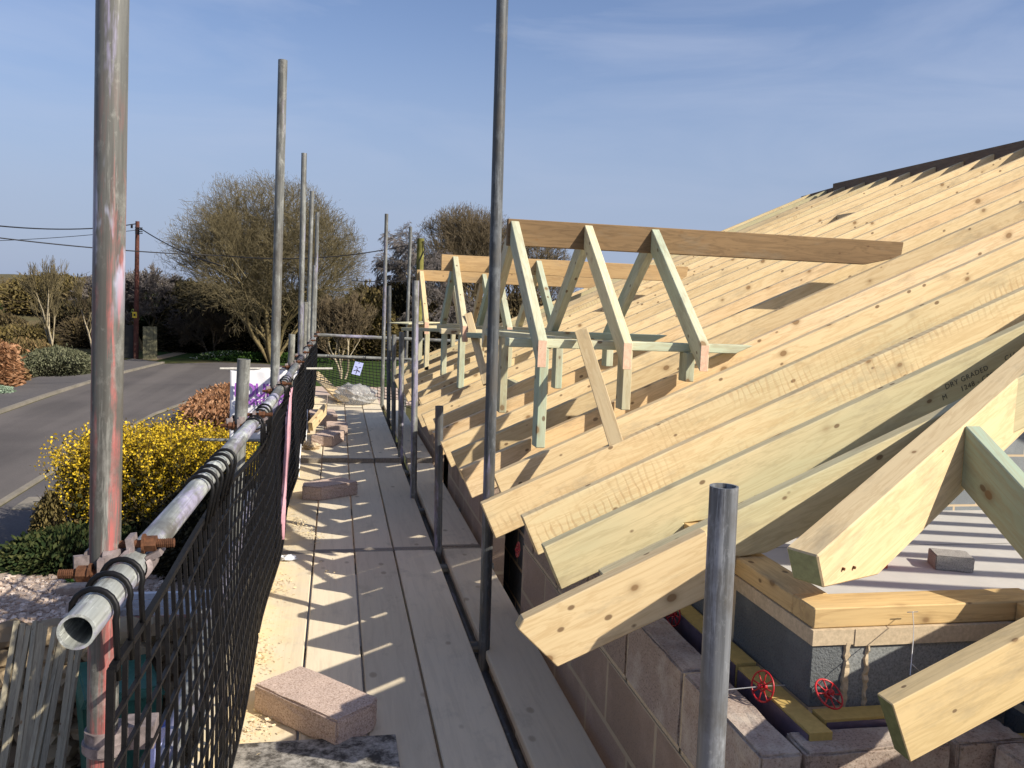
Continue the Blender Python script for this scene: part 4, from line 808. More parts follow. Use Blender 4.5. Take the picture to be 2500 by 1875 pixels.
# paper on the end guard
pa = [onY((740+.13258*x, 780+.13258*y), 12.42) for x, y in ((960, 770), (1115, 805), (1045, 1035), (890, 1000))]
nn = (pa[1]-pa[0]).cross(pa[3]-pa[0]).normalized()*.002
pr = empty('printed_sheet', pa[3], label='tilted pale blue paper sheet with black arrows tied to the end guard', cat='paper sheet')
o = mobj('sheet', [p for p in pa]+[p+nn for p in pa], [(0, 1, 2, 3), (7, 6, 5, 4), (0, 4, 5, 1), (1, 5, 6, 2), (2, 6, 7, 3), (3, 7, 4, 0)], flat('pale_blue_paper', (.42, .47, .80), .7, 0, .05)); under(pr, o)
def onpa(u, v): return pa[3].lerp(pa[2], u).lerp(pa[0].lerp(pa[1], u), v)-(nn if nn.y > 0 else -nn)*2
mb = MB()
for a, b in (((.5, .08), (.5, .42)), ((.25, .3), (.5, .42)), ((.75, .3), (.5, .42)), ((.15, .28), (.3, .34)), ((.7, .34), (.9, .28)), ((.5, .9), (.5, .98)), ((.2, .62), (.45, .60)), ((.62, .6), (.85, .64)), ((.45, .52), (.55, .52))): mb.tube(onpa(*a), onpa(*b), .004, n=4)
mb.build('arrow_print', INK, pr)
# pink tape hanging
tp = [onX(D(628, 838), -.265), onX(D(622, 900), -.262), onX(D(619, 960), -.262), onX(D(617, 1020), -.262), onX(D(611, 1100), -.262), onX(D(609, 1165), -.262)]
v = []; wd_ = (.15, .22, .19, .14, .10, .008)
for i, p in enumerate(tp):
    for j in range(7): t = j/6-.5; v.append(p+Vector((.012*math.sin(j*2.1+i*.8), t*wd_[i]*1.6, 0)))
f = [(i*7+j, i*7+j+1, i*7+j+8, i*7+j+7) for i in range(5) for j in range(6)]
o = mobj('pink_tape', v, f, PINKT, smooth=True); m = o.modifiers.new('t', 'SOLIDIFY'); m.thickness = .002; tag(o, 'faded pink strip of tape hanging down the netting', 'tape')
# white / blue tapes woven in mesh
for i, (a, b, m_, lb) in enumerate(((D(664, 885), D(661, 960), WHITE, 'upper thin white tie dangling on the far netting'), (D(650, 960), D(645, 1030), WHITE, 'lower thin white tie dangling on the far netting'))):
    pa_, pb_ = onX(a, -.262), onX(b, -.262); mb = MB(); mb.path([pa_.lerp(pb_, t/5)+Vector((.004*math.sin(t*3), .006*math.cos(t*4), 0)) for t in range(6)], .005, 5); tag(mb.build('cable_tie', m_, smooth=True, origin=pa_), lb, 'tie')

# ------------------------------------------------------------------ right-hand (inner) standards
def inner(ptop, pbase, label, mat, y=None, zb=G, **kw):
    b = onZ(pbase, 0) if y is None else onY(pbase, y); a = onY(ptop, b.y); d = (a-b)/(a.z-b.z); p0 = b+d*(zb-b.z); return pole('scaffold_pole', p0, a, mat, label, **kw)
inner(D(1087, -60), D(1046, 1400), 'tall dark lilac-stained scaffold pole in the middle of the photo', GDARK)
inner(D(949, 877), (650+.27125*1545, 1050+.27125*1085), 'short dark stub pole left of the rafter tails', GDARK)
inner(D(898, 606), (650+.27125*1325, 1050+.27125*610), 'lilac-topped pole in front of the far dormer', LILAC)
inner(D(868, 717), (650+.27125*1207, 1050+.27125*280), 'short pole with lilac band in the inner row', GALVL)
inner(D(851, 723), D(850, 938), 'short orange-rimmed pole in the inner row', GALVL)
inner(D(841, 617), D(839, 912), 'mid-height dark pole in the inner row', GDARK)
inner(D(835, 462), D(825, 880), 'slim tall paint-spotted pole rising clear of the trees', GALVL)
a = onY(D(887, 490), 13.0); pole('scaffold_pole', (a.x-.03, 13.0, G), a, GALVL, 'slim pole beside the mossy wooden post', n=14)
t0 = Vector((.647, 1.336, 1.186)); b = onY(D(1535, 1640), 1.34); d_ = (t0-b)/(t0.z-b.z); pole('scaffold_pole', b+d_*(G-b.z), t0, tube_mat('blue_grey_pole', .35, base=(.19, .20, .215)), 'open-topped pole in front of the roof corner at lower right', n=40)

# ------------------------------------------------------------------ banner
def banner():
    yb = 9.0
    A = onY((562, 897), yb); B = onY((735, 899), yb); Cc = onY((559, 1076), yb); root = empty('banner', (A.x, yb, Cc.z), label='white hanging banner with purple lettering on a cross pole beyond the handrail', cat='banner')
    wd = B.x-A.x; ht = A.z-Cc.z; nx, nz_ = 24, 16; v = []; f = []
    def S_(u, t): return Vector((A.x+wd*u, yb+.008*math.sin(u*9+t*4)+.004*math.sin(u*23-t*7), A.z-ht*1.0*t-.01*math.sin(u*5)*t))
    for j in range(nz_+1):
        for i in range(nx+1): v.append(S_(i/nx, j/nz_))
    f = [(j*(nx+1)+i, j*(nx+1)+i+1, (j+1)*(nx+1)+i+1, (j+1)*(nx+1)+i) for j in range(nz_) for i in range(nx)]
    o = mobj('cloth', v, f, WHITE, smooth=True); m = o.modifiers.new('t', 'SOLIDIFY'); m.thickness = .003; under(root, o)
    def text(s, u, t, size, mat, name, tw, depth=.016, font_off=0.):
        cu = bpy.data.curves.new(name, 'FONT'); cu.body = s; cu.size = size; cu.extrude = .002; cu.offset = font_off; cu.align_x = 'LEFT'; cu.space_character = 1.0
        cu.materials.append(mat); o = solid_text(name, cu, Matrix.Identity(4)); mxx = max(v.co.x for v in o.data.vertices); k_ = tw/mxx
        o.matrix_world = Matrix.Translation((A.x+wd*u, yb-.028-depth*.2, A.z-ht*t)) @ Matrix.Rotation(PI/2, 4, 'X') @ Matrix.Diagonal((k_, 1, 1, 1)); return under(root, o)
    text('ROUNDS', .06, .385, ht*.25, PURPLE, 'lettering', wd*.86, font_off=.006); text('SCAFFOLDING', .09, .50, ht*.12, PURPLE, 'lettering', wd*.76, font_off=.004)
    text('for all your scaffold needs', .08, .66, ht*.075, PURPLE, 'lettering', wd*.7)
    a = onY((537, 900), yb); b = onY((812, 900), yb); q = pole('banner_pole', a, b, flat('bleached_pole', (.55, .53, .47), .8), '', n=10, r=.0115, hollow=0); 
    for k__ in ('label', 'category', 'group'):
        if k__ in q.keys(): del q[k__]
    under(root, q)
    a = onY((488, 1073), yb); b = onY((735, 1077), yb); q = pole('banner_pole', a, b, GWARM, '', n=10, r=.016, hollow=0)
    for k__ in ('label', 'category', 'group'):
        if k__ in q.keys(): del q[k__]
    under(root, q)
banner()

# ------------------------------------------------------------------ far end clutter: plastic sheet, sawn board
pl = NT('crumpled_clear_plastic', .2, spec=.6); pl.b.inputs['Base Color'].default_value = (.46, .46, .45, 1); pl.b.inputs['Alpha'].default_value = .6; pl.b.inputs['Transmission Weight'].default_value = .25
o = bag_mesh('plastic_sheet', (.28, 11.8, .04), .25, .28, .22, pl.m, 21, .19); tag(o, 'crumpled translucent plastic sheet at the far end of the boards', 'plastic sheet')
o = beam('sawn_board', (.12, 11.8, .09), (-.32, 13.6, .30), .16, .03, PINE, bev=.003); tag(o, 'pale sawn board lying across the far end of the walkway', 'timber board')

# ------------------------------------------------------------------ house walls
hs_ = empty('outer_wall', (.976, 1.645, G), label='brown blockwork outer wall of the house below the rafter tails', cat='wall')
def wallbox(name, x0, x1, y0, y1, z0, z1, mat, root): return box(name, ((x0+x1)/2, (y0+y1)/2, (z0+z1)/2), (x1-x0, y1-y0, z1-z0), mat, root=root)
def wallm(name, x0, x1, y0, y1, z0, z1, mat, root, bev=0.):
    mb = MB(); mb.box(((x0+x1)/2, (y0+y1)/2, (z0+z1)/2), (x1-x0, y1-y0, z1-z0)); o = mb.build(name, mat, root)
    if bev: bevel(o, bev)
    return o
wallm('wall', .926, 1.028, 1.645, 4.07, G, .29, OUTY, hs_); wallm('wall', .926, 1.028, 5.02, 6.95, G, .60, OUTY, hs_); wallm('wall', .926, 1.028, 8.05, 9.9, G, .60, OUTY, hs_)
wallm('sill_wall', .926, 1.028, 4.07, 5.02, G, -.9, OUTY, hs_); wallm('sill_wall', .926, 1.028, 6.95, 8.05, G, -.9, OUTY, hs_)
wallm('return_wall', 1.028, 1.60, 1.645, 1.747, G, .29, OUTX, hs_); wallm('wing_wall', 1.50, 1.602, -1.5, 1.645, G, .29, OUTY, hs_)
# top course as separate rough blocks
y = 1.645; k = 0
nmy = ['corner', 'second', 'third', 'fourth', 'fifth', 'sixth']
while y < 4.0:
    ln = .44 if k else .44; y1 = min(y+ln, 4.07); o = rough_block('block', (.977, (y+y1)/2, .3025+.1075), (.102, y1-y-.012, .213), 0, BLOCKTOP if k < 2 else BLOCKB, None, 30+k, cat=None, group=None); under(hs_, o); o.location = (.977, (y+y1)/2, .3025+.1075); 
    if y1 < 4.05: mo = wallm('mortar', .93, 1.024, y1-.007, y1+.005, .29, .512, MORTAR, hs_)
    y = y1+.002; k += 1
wallm('upper_wall', .926, 1.028, 2.98, 4.07, .518, .60, OUTY, hs_)
for i, (a, b) in enumerate(((1.035, 1.40), (1.412, 1.60))):
    o = rough_block('block', ((a+b)/2, 1.697, .41), (b-a-.006, .102, .213), 0, BLOCKTOP, None, 50+i, cat=None, group=None); under(hs_, o)
for i, (a, b) in enumerate(((1.2, 1.64), (.75, 1.19), (.3, .74))):
    o = rough_block('block', (1.551, (a+b)/2, .41), (.102, b-a-.01, .213), 0, BLOCKTOP, None, 60+i, cat=None, group=None); under(hs_, o)
wallm('mortar_bed', .93, 1.024, 1.66, 4.05, .286, .304, MORTAR, hs_); wallm('mortar_bed', 1.03, 1.59, 1.65, 1.742, .286, .304, MORTAR, hs_)
# insulation boards in the cavity
INS = flat('yellow_insulation_foam', (.48, .34, .11), .9, 0, .12, 60); FOIL = flat('dark_foil_facing', (.16, .13, .19), .35, .5, .2, 20, .6)
def insul(x0, x1, y0, y1, z1, ax, label):
    root = empty('insulation_board', ((x0+x1)/2, (y0+y1)/2, z1-1.2), label=label, cat='insulation board', group='cavity insulation boards')
    wallm('foam', x0, x1, y0, y1, z1-1.2, z1, INS, root)
    if ax == 'y': wallm('foil_face', x0-.004, x0-.001, y0+.004, y1-.004, z1-1.2, z1-.006, FOIL, root)
    else: wallm('foil_face', x0+.004, x1-.004, y0-.004, y0-.001, z1-1.2, z1-.006, FOIL, root)
insul(1.072, 1.128, 1.70, 2.06, .535, 'y', 'short yellow-edged insulation board at the wall corner'); insul(1.072, 1.128, 2.07, 3.25, .54, 'y', 'long yellow-edged insulation board in the side cavity')
insul(1.068, 1.118, 3.27, 4.02, .52, 'y', 'further yellow-edged insulation board deeper along the cavity'); insul(1.142, 1.50, 1.755, 1.81, .535, 'x', 'yellow-edged insulation board lying behind the return blocks')
insul(1.62, 1.67, .55, 1.70, .50, 'y', 'yellow-edged insulation board in the wing cavity at the right edge')
# inner leaf
il = empty('inner_wall', (1.19, 1.85, G), label='grey blockwork inner wall with sandy mortar under the wall plate', cat='wall')
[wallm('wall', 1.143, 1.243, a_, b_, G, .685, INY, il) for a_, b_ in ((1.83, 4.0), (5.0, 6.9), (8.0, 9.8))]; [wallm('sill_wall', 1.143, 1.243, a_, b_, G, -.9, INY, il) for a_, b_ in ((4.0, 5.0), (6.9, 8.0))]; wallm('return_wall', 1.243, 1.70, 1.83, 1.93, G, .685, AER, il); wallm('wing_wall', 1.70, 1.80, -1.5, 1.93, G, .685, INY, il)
[wallm('mortar_bed', 1.138, 1.25, a_, b_, .686, .724, MORTAR, il) for a_, b_ in ((1.824, 4.0), (5.0, 6.9), (8.0, 9.8))]; wallm('mortar_bed', 1.25, 1.70, 1.822, 1.93, .682, .724, MORTAR, il); wallm('mortar_bed', 1.695, 1.80, -1.5, 1.93, .686, .724, MORTAR, il)
wallm('mortar_bed', 1.14, 1.70, 1.818, 1.83, .505, .522, MORTAR, il)
rg = random.Random(3)
def perp(x, wd, z0, z1):
    v = []; f = []; n = 16
    for i in range(n+1):
        z = z0+(z1-z0)*i/n; a = x-wd/2+rg.uniform(-.004, .003); b = x+wd/2+rg.uniform(-.003, .004); d_ = rg.uniform(.003, .009); v += [(a, 1.831, z), (a+.003, 1.83-d_, z), (b-.003, 1.83-d_, z), (b, 1.831, z)]
    for i in range(n):
        for j in range(3): f.append((4*i+j, 4*i+j+1, 4*i+5+j, 4*i+4+j))
    under(il, mobj('mortar_joint', v, f, MORTAR))
pj = [onY((1750+.33906*x, 1350+.33906*750), 1.83).x for x in (930, 1078)]
perp(pj[0], .016, .52, .69); perp(pj[1], .013, .52, .69); perp(1.66, .013, .52, .69)
for z in (.29, .06): wallm('mortar_bed', 1.14, 1.70, 1.826, 1.83, z, z+.012, MORTAR, il)
# wall plates
wp = empty('wall_plate', (1.19, 1.83, .725), label='honey-coloured timber wall plate bedded on the inner wall', cat='timber plate')
beam('plate', (1.192, 9.8, .775), (1.192, 1.935, .775), .1, .05, PLATE, root=wp); beam('plate', (1.142, 1.883, .776), (1.80, 1.883, .776), .1, .051, PLATE, root=wp); beam('plate', (1.752, 1.83, .775), (1.752, -1.5, .775), .1, .05, PLATE, root=wp)
# insulation clips (red wheels) on wire ties
def clip(c, nrm, label, tie=None):
    c = Vector(c); n = Vector(nrm).normalized(); root = empty('insulation_clip', c, label=label, cat='insulation clip', group='red insulation clips'); u = n.orthogonal().normalized(); t = n.cross(u); mb = MB(); r_ = .037
    mb.path([c+(u*math.cos(2*PI*i/28)+t*math.sin(2*PI*i/28))*r_ for i in range(29)], .0024, 6); mb.path([c+(u*math.cos(2*PI*i/20)+t*math.sin(2*PI*i/20))*.010 for i in range(21)], .0028, 6)
    for i in range(8):
        a = 2*PI*i/8; e = u*math.cos(a)+t*math.sin(a); mb.tube(c+e*.008, c+e*r_, .0019, n=5)
    mb.tube(c-n*.012, c+n*.014, .0055, n=8); mb.build('wheel', REDP, root, smooth=True)
    if tie: mb = MB(); mb.path([Vector(q) for q in tie], .0013, 5); mb.build('wire_tie', WIRE, root)
c1_ = onX((1750+.33906*330, 1350+.33906*960), 1.05); c2_ = onY((1750+.33906*808, 1350+.33906*1015), 1.775)
clip(c1_, (-1, -.25, .25), 'red wheel clip on the side insulation board near the corner', [c1_+Vector((.06, 0, 0)), c1_, c1_+Vector((-.1, .0, -.004)), c1_+Vector((-.115, .0, .0))])
clip(c2_, (.25, -.6, .75), 'red wheel clip on the return insulation board', [c2_+Vector((0, .06, 0)), c2_, c2_+Vector((0, -.03, 0))])
c3_ = onX((1200+.40687*1090, 1200+.40687*735), 1.05); clip(c3_, (-1, -.2, .1), 'red wheel clip half hidden under the sistered rafter')
c4_ = onX((1100+.27125*1625, 1050+.27125*1160), 1.06); clip(c4_, (-1, 0, .3), 'red wheel clip far down the cavity below the rafters')
c5_ = onX((1100+.27125*605, 1050+.27125*1075), .91); clip(c5_, (-1, 0, .1), 'red wheel clip in the dark wall opening')
# wire ties on the return wall
mb = MB(); a = onY((1750+.33906*1410, 1350+.33906*425), 1.81); b = onY((1750+.33906*1415, 1350+.33906*620), 1.72); c_ = onY((1750+.33906*1392, 1350+.33906*880), 1.66); d_ = onY((1750+.33906*1420, 1350+.33906*885), 1.66); e_ = onY((1750+.33906*1405, 1350+.33906*800), 1.68); f_ = onY((1750+.33906*1465, 1350+.33906*855), 1.68)
mb.path([a+Vector((-.015, 0, 0)), a+Vector((.015, 0, 0)), a, a.lerp(b, .5)+Vector((.002, 0, 0)), b, b.lerp(c_, .5), c_, d_], .0012, 5); mb.path([e_, f_], .001, 5); o = tag(mb.build('wire_tie', WIRE, smooth=True, origin=a), 'bent wire wall tie hanging from the mortar bed', 'wire tie')

# ------------------------------------------------------------------ main roof frame
roof = empty('roof_frame', (5.6, 6, 0), label='pale timber roof frame of closely spaced rafters with a ridge board', cat='roof frame')
XR = 5.62; CT, ST = math.cos(TH), math.sin(TH); DP = .155; TK = .047
def pl_(x): return IC+TT*x
ys = [2.25, 2.635, 3.0, 3.37, 3.73, 4.08, 4.48, 4.86, 5.24, 5.62, 6.0, 6.38, 6.76, 7.14, 7.52, 7.9, 8.28, 8.66, 9.04, 9.42, 9.78]
xt = {0: .742, 1: .668, 2: .676, 3: .588, 4: .70, 5: .60, 6: .612, 7: .60, 8: .595, 9: .64, 10: .60}
mats = {0: PINEG, 1: PINEG, 2: PINES, 3: PINES}
rr = random.Random(5)
HIP0 = Vector((1.13, 1.82, .91)); HIPD = Vector((2.056-1.13, 2.266-1.818, 0)); 
def rafter(y, x0, x1, mat, dz=0., seat=True, mirror=False, name='rafter', dp=DP, tk=TK):
    L_ = (x1-x0)/CT; p = [(0, 0), (L_, 0), (L_, -dp), ]
    if seat:
        s = (1.143-x0)/CT+.02; zs = -dp
        # birdsmouth seat over the plate (plate top .775, outer edge x 1.142)
        xa = ((.775-(pl_(x0)+dz))*ST+(1.142-x0)*CT); za = ((.775-(pl_(x0)+dz))*CT-(1.142-x0)*ST)
        xb = ((.775-(pl_(x0)+dz))*ST+(1.242-x0)*CT); zb = ((.775-(pl_(x0)+dz))*CT-(1.242-x0)*ST)
        if za > -dp and xa > .1: xh = xa+ST/CT*0; p += [(xb+(-zb-dp)*0+(( -dp-zb)*-0), -dp)] if zb <= -dp else [(xb, -dp), (xb, zb)]; p += [(xa, za), (xa+(-dp-za)*-math.tan(TH)*0+(za+dp)*math.tan(TH), -dp)]
    p += [(0, -dp)]
    mw = Matrix([[CT, 0, -ST, x0], [0, 1, 0, y], [ST, 0, CT, pl_(x0)+dz], [0, 0, 0, 1]])
    if mirror: mw = Matrix([[-CT, 0, ST, 2*XR+.04-x0], [0, -1, 0, y+tk], [ST, 0, CT, pl_(x0)+dz], [0, 0, 0, 1]])
    return under(roof, prof(name, p, tk, mat, mw, .003))
for i, y in enumerate(ys):
    x0 = xt.get(i, .58+rr.uniform(0, .09)); dz = 0 if i < 3 else rr.uniform(-.006, .006); x1 = XR
    hx = 1.13+(y-1.82)*(.926/.448)+.11      # where the hip cuts it off
    if i < 10: x1 = min(XR, hx)
    rafter(y, x0, x1, mats.get(i, rr.choice([PINE, PINE, PINES, PINEO, PINED, PINEG])), dz, seat=True)
    if i > 2: rafter(y+.05, 1.0, XR, PINE, 0, seat=False, mirror=True)
for i in range(10):
    rafter(3.05-.385*i, 1.0, XR, PINE, 0, seat=False, mirror=True)
# sistered tail beside the first rafter
ea = onY((1261, 1527.5), 2.2); em = Matrix([[CT, 0, -ST, ea.x], [0, 1, 0, 2.2], [ST, 0, CT, ea.z], [0, 0, 0, 1]]); el = lambda p: (lambda q: (q.x, q.z))(em.inverted() @ onY(p, 2.2))
eb = el((1361, 1629)); et = el((1725, 1297)); eu = el((1748, 1388)); ev = el((1720, 1462))
ex = prof('rafter_tail', [(.0, -.012), (.022, .006), et, eu, ev, eb], TK-.001, PINE, em, .003); under(roof, ex)
# ridge boards: far length a little lower than the near one
rz_ = onX(D(1810, 403), XR).z; rb = empty('ridge', (0, 0, 0)); bpy.data.objects.remove(rb)
beam('ridge_board', (XR+.02, 9.30, 3.0), (XR+.02, -.5, 3.0+.02), .036, .25, DARK, root=roof); beam('ridge_board', (XR+.02, 10.0, 2.93), (XR+.02, 9.31, 2.955), .036, .22, DARK, root=roof)
# noggins between rafters (short dark ends seen between)
for (i, px) in ((5, None),):
    pass
for i, x in ((12, 4.4), (9, 1.22)):
    y0 = ys[i]+TK; y1 = ys[i+1]; beam('noggin', (x, y0+.001, pl_(x)-.012), (x, y1-.001, pl_(x)-.012), .045, .12, PINE if x > 1.3 else PINEG, root=roof)
# hip rafter
hd = Vector((2.056-1.13, 2.266-1.818, 1.328-.91)); hw = .088
hn = Vector((-(hd.y), hd.x, 0)).normalized()     # to the far side
hp0 = Vector((1.13, 1.818, .91)); L_ = 4.9
mw = frame(hp0, hd); # local y = z x X
def hloc(p):  # pixel -> local (x,z) on hip near face
    v = Vector(dr(p)); n = mw.col[1].to_3d(); t = (hp0-Vector(CAM)).dot(n)/v.dot(n); q = mw.inverted() @ (Vector(CAM)+v*t); return (q.x, q.z)
c6 = lambda x, y: (1750+.33906*x, 900+.33906*y)
e1 = hloc(c6(770, 1580)); e2 = hloc(c6(1165, 1485)); e3 = hloc(c6(2080, 590)); sl = (e3[1]-e2[1])/(e3[0]-e2[0])
bot = lambda x: e2[1]+sl*(x-e2[0])
hp_ = [(0, 0), (L_, 0), (L_, min(-.16, bot(e3[0]))), (e3[0], bot(e3[0])), e2, e1]
o = prof('hip_rafter', hp_, hw, wood('clean_pine_timber', (.70, .55, .32), (.66, .52, .31), (.5, .35, .18), knots=.42), mw, .004, DARKEND := flat('shaded_green_end', (.30, .32, .17), .9, 0, .2, 60)); under(roof, o)
# jack rafter hung on the hip, falling toward the viewer
jx = hp0+mw.col[0].to_3d()*hloc(c6(1785, 393))[0]
j0 = jx.copy(); j1 = onX(c6(2212, 868), j0.x); jd = (j1-j0); jb = onX(c6(1755, 845), j0.x)
mwj = frame(j0, jd, (0, 0, 1)); # local y points to
loc = mwj.inverted() @ jb
s_ = 1 if mwj.col[1].x > 0 else -1
pj_ = [(0, 0), (2.6, 0), (2.6, -.15), (loc.x, loc.z)]
o = prof('jack_rafter', pj_, .05, GREEN, mwj if s_ > 0 else mwj @ Matrix.Translation((0, -.05, 0)), .003); under(roof, o)
for k in (1, 2, 3):
    q = o.copy(); q.data = o.data; COL.objects.link(q); q.matrix_world = Matrix.Translation(Vector((hd.x, hd.y, hd.z))*.66*k) @ (mwj if s_ > 0 else mwj @ Matrix.Translation((0, -.05, 0))); under(roof, q)
    q.matrix_world = Matrix.Translation(Vector((hd.x, hd.y, hd.z))*.66*k) @ (mwj if s_ > 0 else mwj @ Matrix.Translation((0, -.05, 0)))
# grade stamp on the second rafter
def stamp(s, x, z, size):
    cu = bpy.data.curves.new('stamp', 'FONT'); cu.body = s; cu.size = size; cu.extrude = .0004; cu.materials.append(STAMP); cu.space_character = 1.15
    y = ys[0+1]-.0008; base = Matrix([[CT, 0, -ST, x], [0, 1, 0, y], [ST, 0, CT, pl_(x)], [0, 0, 0, 1]]); under(roof, solid_text('grade_stamp', cu, base @ Matrix.Translation((0, 0, z)) @ Matrix.Rotation(PI/2, 4, 'X')))
st = onY(c6(1575, 185), ys[1])
stamp('DRY GRADED', st.x-.0, (st.z-pl_(st.x))*CT, .026); st2 = onY(c6(1530, 275), ys[1]); stamp('M      1248 - CPR', st2.x, (st2.z-pl_(st2.x))*CT, .026); st2 = onY((1900+.27125*1955, 550+.27125*1265), ys[1]); stamp('C16', st2.x, (st2.z-pl_(st2.x))*CT, .026)
# nails through the hip
mb = MB()
for p in ((905, 1440), (982, 1430)):
    v = Vector(dr(c6(*p))); n = mw.col[1].to_3d(); t = (hp0-Vector(CAM)).dot(n)/v.dot(n); q = Vector(CAM)+v*t; mb.tube(q-n*.006, q+n*.006, .004, n=8)
mb.build('nail', RUST, roof)
# wing rafter at lower right
wa = onY((2178.9, 1721.3), 1.45); wb = onY((2223, 1862), 1.45); dpw = (wa-wb).length
wl = Matrix([[CT, 0, -ST, wa.x], [0, 1, 0, 1.45], [ST, 0, CT, wa.z], [0, 0, 0, 1]]); q = wl.inverted() @ wb
wf = empty('wing_rafter', (wa.x, 1.45, wa.z), label='stout rafter end projecting at the lower right corner', cat='rafter'); o = prof('timber', [(0, 0), (1.9, 0), (1.9, q.z), (q.x, q.z)], .052, wood('clean_sawn_pine', (.70, .53, .28), (.66, .51, .27), (.5, .36, .17), knots=.5), wl, .002, flat('green_treated_end', (.15, .165, .075), .9, 0, .2, 50)); under(wf, o); wing_t = o

# ------------------------------------------------------------------ dormer frames
def dormer(tagname, label, yn, yr, yf, ztop, x0, x1t, x1b, bd, xr, ztail, zp, xp0, posts, fposts, rm, ridge_mat, gm, over=.2, fp0=None, pcut=True, rw=.045, rd=.1):
    root = empty('dormer_frame', (xr[0], yr, ztail), label=label, cat='dormer frame', group='timber dormer frames')
    # ridge board
    under(root, prof('ridge_board', [(x0, ztop), (x1t, ztop), (x1t-.01, ztop-bd*.62), (x1b, ztop-bd), (x0, ztop-bd)], .036, ridge_mat, Matrix.Translation((0, yr-.018, 0)), .003))
    for side, yw in ((-1, yn), (1, yf)):
        ye = yw+side*over; dy = abs(ye-yr)-.018; slope = (ztop-.01-(ztail+rd*1.25))/dy
        for i, x in enumerate(xr):
            a = math.atan(slope); L_ = dy/math.cos(a)
            # profile in local x down slope, z normal; vertical end cuts
            tv = rd/math.cos(a)
            pts = [(0, 0), (L_, 0), (L_+tv*math.sin(a), -tv*math.cos(a)), (tv*math.sin(a), -tv*math.cos(a))]
            p0 = Vector((x, yr+side*.018, ztop-.01)); X_ = Vector((0, side*math.cos(a), -math.sin(a))); Z_ = Vector((0, side*math.sin(a), math.cos(a))); Y_ = Z_.cross(X_)
            off = 0 if Y_.x > 0 else rw
            mw_ = Matrix([[X_.x, Y_.x, Z_.x, p0.x+off], [X_.y, Y_.y, Z_.y, p0.y], [X_.z, Y_.z, Z_.z, p0.z], [0, 0, 0, 1]])
            o = prof('dormer_rafter', pts, rw, rm[(i+(side > 0)) % len(rm)], mw_, .003)
            o.data.materials.append(PINK)
            for p in o.data.polygons:
                if p.normal.x > .5 and abs(p.normal.y) < .1 and p.center.x > L_*.6: p.material_index = 1
            under(root, o)
        # side plate
        xe = (zp-IC)/TT+.03; q0 = xp0 if side < 0 else (fp0 if fp0 is not None else xp0+.1)
        under(root, prof('side_plate', [(q0, zp), (xe, zp), (xe-.042/TT, zp-.042), (q0, zp-.042)], .095, gm, Matrix.Translation((0, yw-.0475, 0)), .003))
        for x, pm in (posts if side < 0 else fposts):
            zb = pl_(x)-.04; under(root, beam('post', (x, yw, zp-.043), (x, yw, zb), .045, .09, pm, up=(0, 1, 0), root=None, bev=.003))
            # centre the post on the plate (beam puts depth to -up side)
    return root
dormer('A', 'nearest dormer frame with a long brown ridge board and green rafters', 4.05, 4.62, 5.20, 1.925, .89, 3.27, 3.03, .142, (.905, 1.315, 1.70), 1.19, 1.312, .80, ((.965, GREEN), (1.38, PALE), (1.70, GREEN)), ((1.0, PALE), (1.34, GREEN), (1.66, GREEN)), (GREEN, PALE, GREEN), BROWN, GREEN)
dormer('B', 'middle dormer frame with a pale tan ridge board', 6.75, 7.27, 7.82, 1.855, .85, 3.04, 2.95, .135, (.945, 1.29, 1.66), 1.165, 1.256, .80, ((.965, GREEN), (1.34, PALE)), ((.96, GREEN), (1.3, PALE)), (PALE, GREEN, GREEN), TAN, PALE)
dormer('C', 'furthest dormer frame with a tan ridge board behind the middle one', 8.75, 9.28, 9.78, 1.785, .83, 2.85, 2.75, .115, (.855, 1.2, 1.53), 1.13, 1.215, .70, ((.90, PALE), (1.25, GREEN)), ((.93, GREEN), (1.3, PALE)), (PINE, PALE, GREEN), TAN, PALE)
# loose boards on the dormers
c4 = lambda x, y: (950+.40687*x, 480+.40687*y)
def strip(name, pts, th, mat, label):
    n = len(pts); nn = (Vector(pts[1])-Vector(pts[0])).cross(Vector(pts[-1])-Vector(pts[0])).normalized()*th; v = [Vector(p) for p in pts]+[Vector(p)+nn for p in pts]
    f = [list(range(n)), list(range(2*n-1, n-1, -1))]+[[i, (i+1) % n, (i+1) % n+n, i+n] for i in range(n)]; o = mobj(name, v, f, mat); return tag(o, label, 'timber board')
a0 = onY(c4(1125, 797), 3.98); a1 = Vector((1.145, 3.40, pl_(1.145)+.005)); o = beam('leaning_batten', a1, a0, .045, .03, PINE, up=(0, -1, .6)); 
def lean(ptop, ybase_top, pbot, x_off, wd, label, mat):
    a = onY(ptop, ybase_top); v = Vector(dr(pbot)); t = (IC-H)/(v.z-TT*v.x); b = Vector(CAM)+v*t; o = beam('leaning_batten', b, a, wd, .025, mat, up=(-.5, -1, .7), bev=.002); return tag(o, label, 'timber batten')
bpy.data.objects.remove(o)
lean(c4(1150, 797), 3.97, c4(1362, 1482), 0, .062, 'pale batten leaning on the nearest dormer side plate', PINE)
lean(c4(472, 698), 6.62, c4(583, 1120), 0, .055, 'pale batten leaning on the middle dormer', PINE)
o = beam('loose_board', onY(c4(662, 805), 5.0), onY(c4(1050, 845), 4.3), .10, .03, PALE); tag(o, 'loose pale board resting across the nearest dormer plates', 'timber board')
o = beam('loose_board', onY(c4(60, 757), 8.4), onY(c4(250, 750), 8.9), .22, .012, PALE); tag(o, 'thin grey ply offcut sticking out of the far dormer toward the sky', 'timber board')
o = beam('loose_board', onY(c4(95, 785), 8.3), onY(c4(420, 795), 7.6), .09, .03, PALE); tag(o, 'pale batten lying between the far and middle dormer plates', 'timber board')
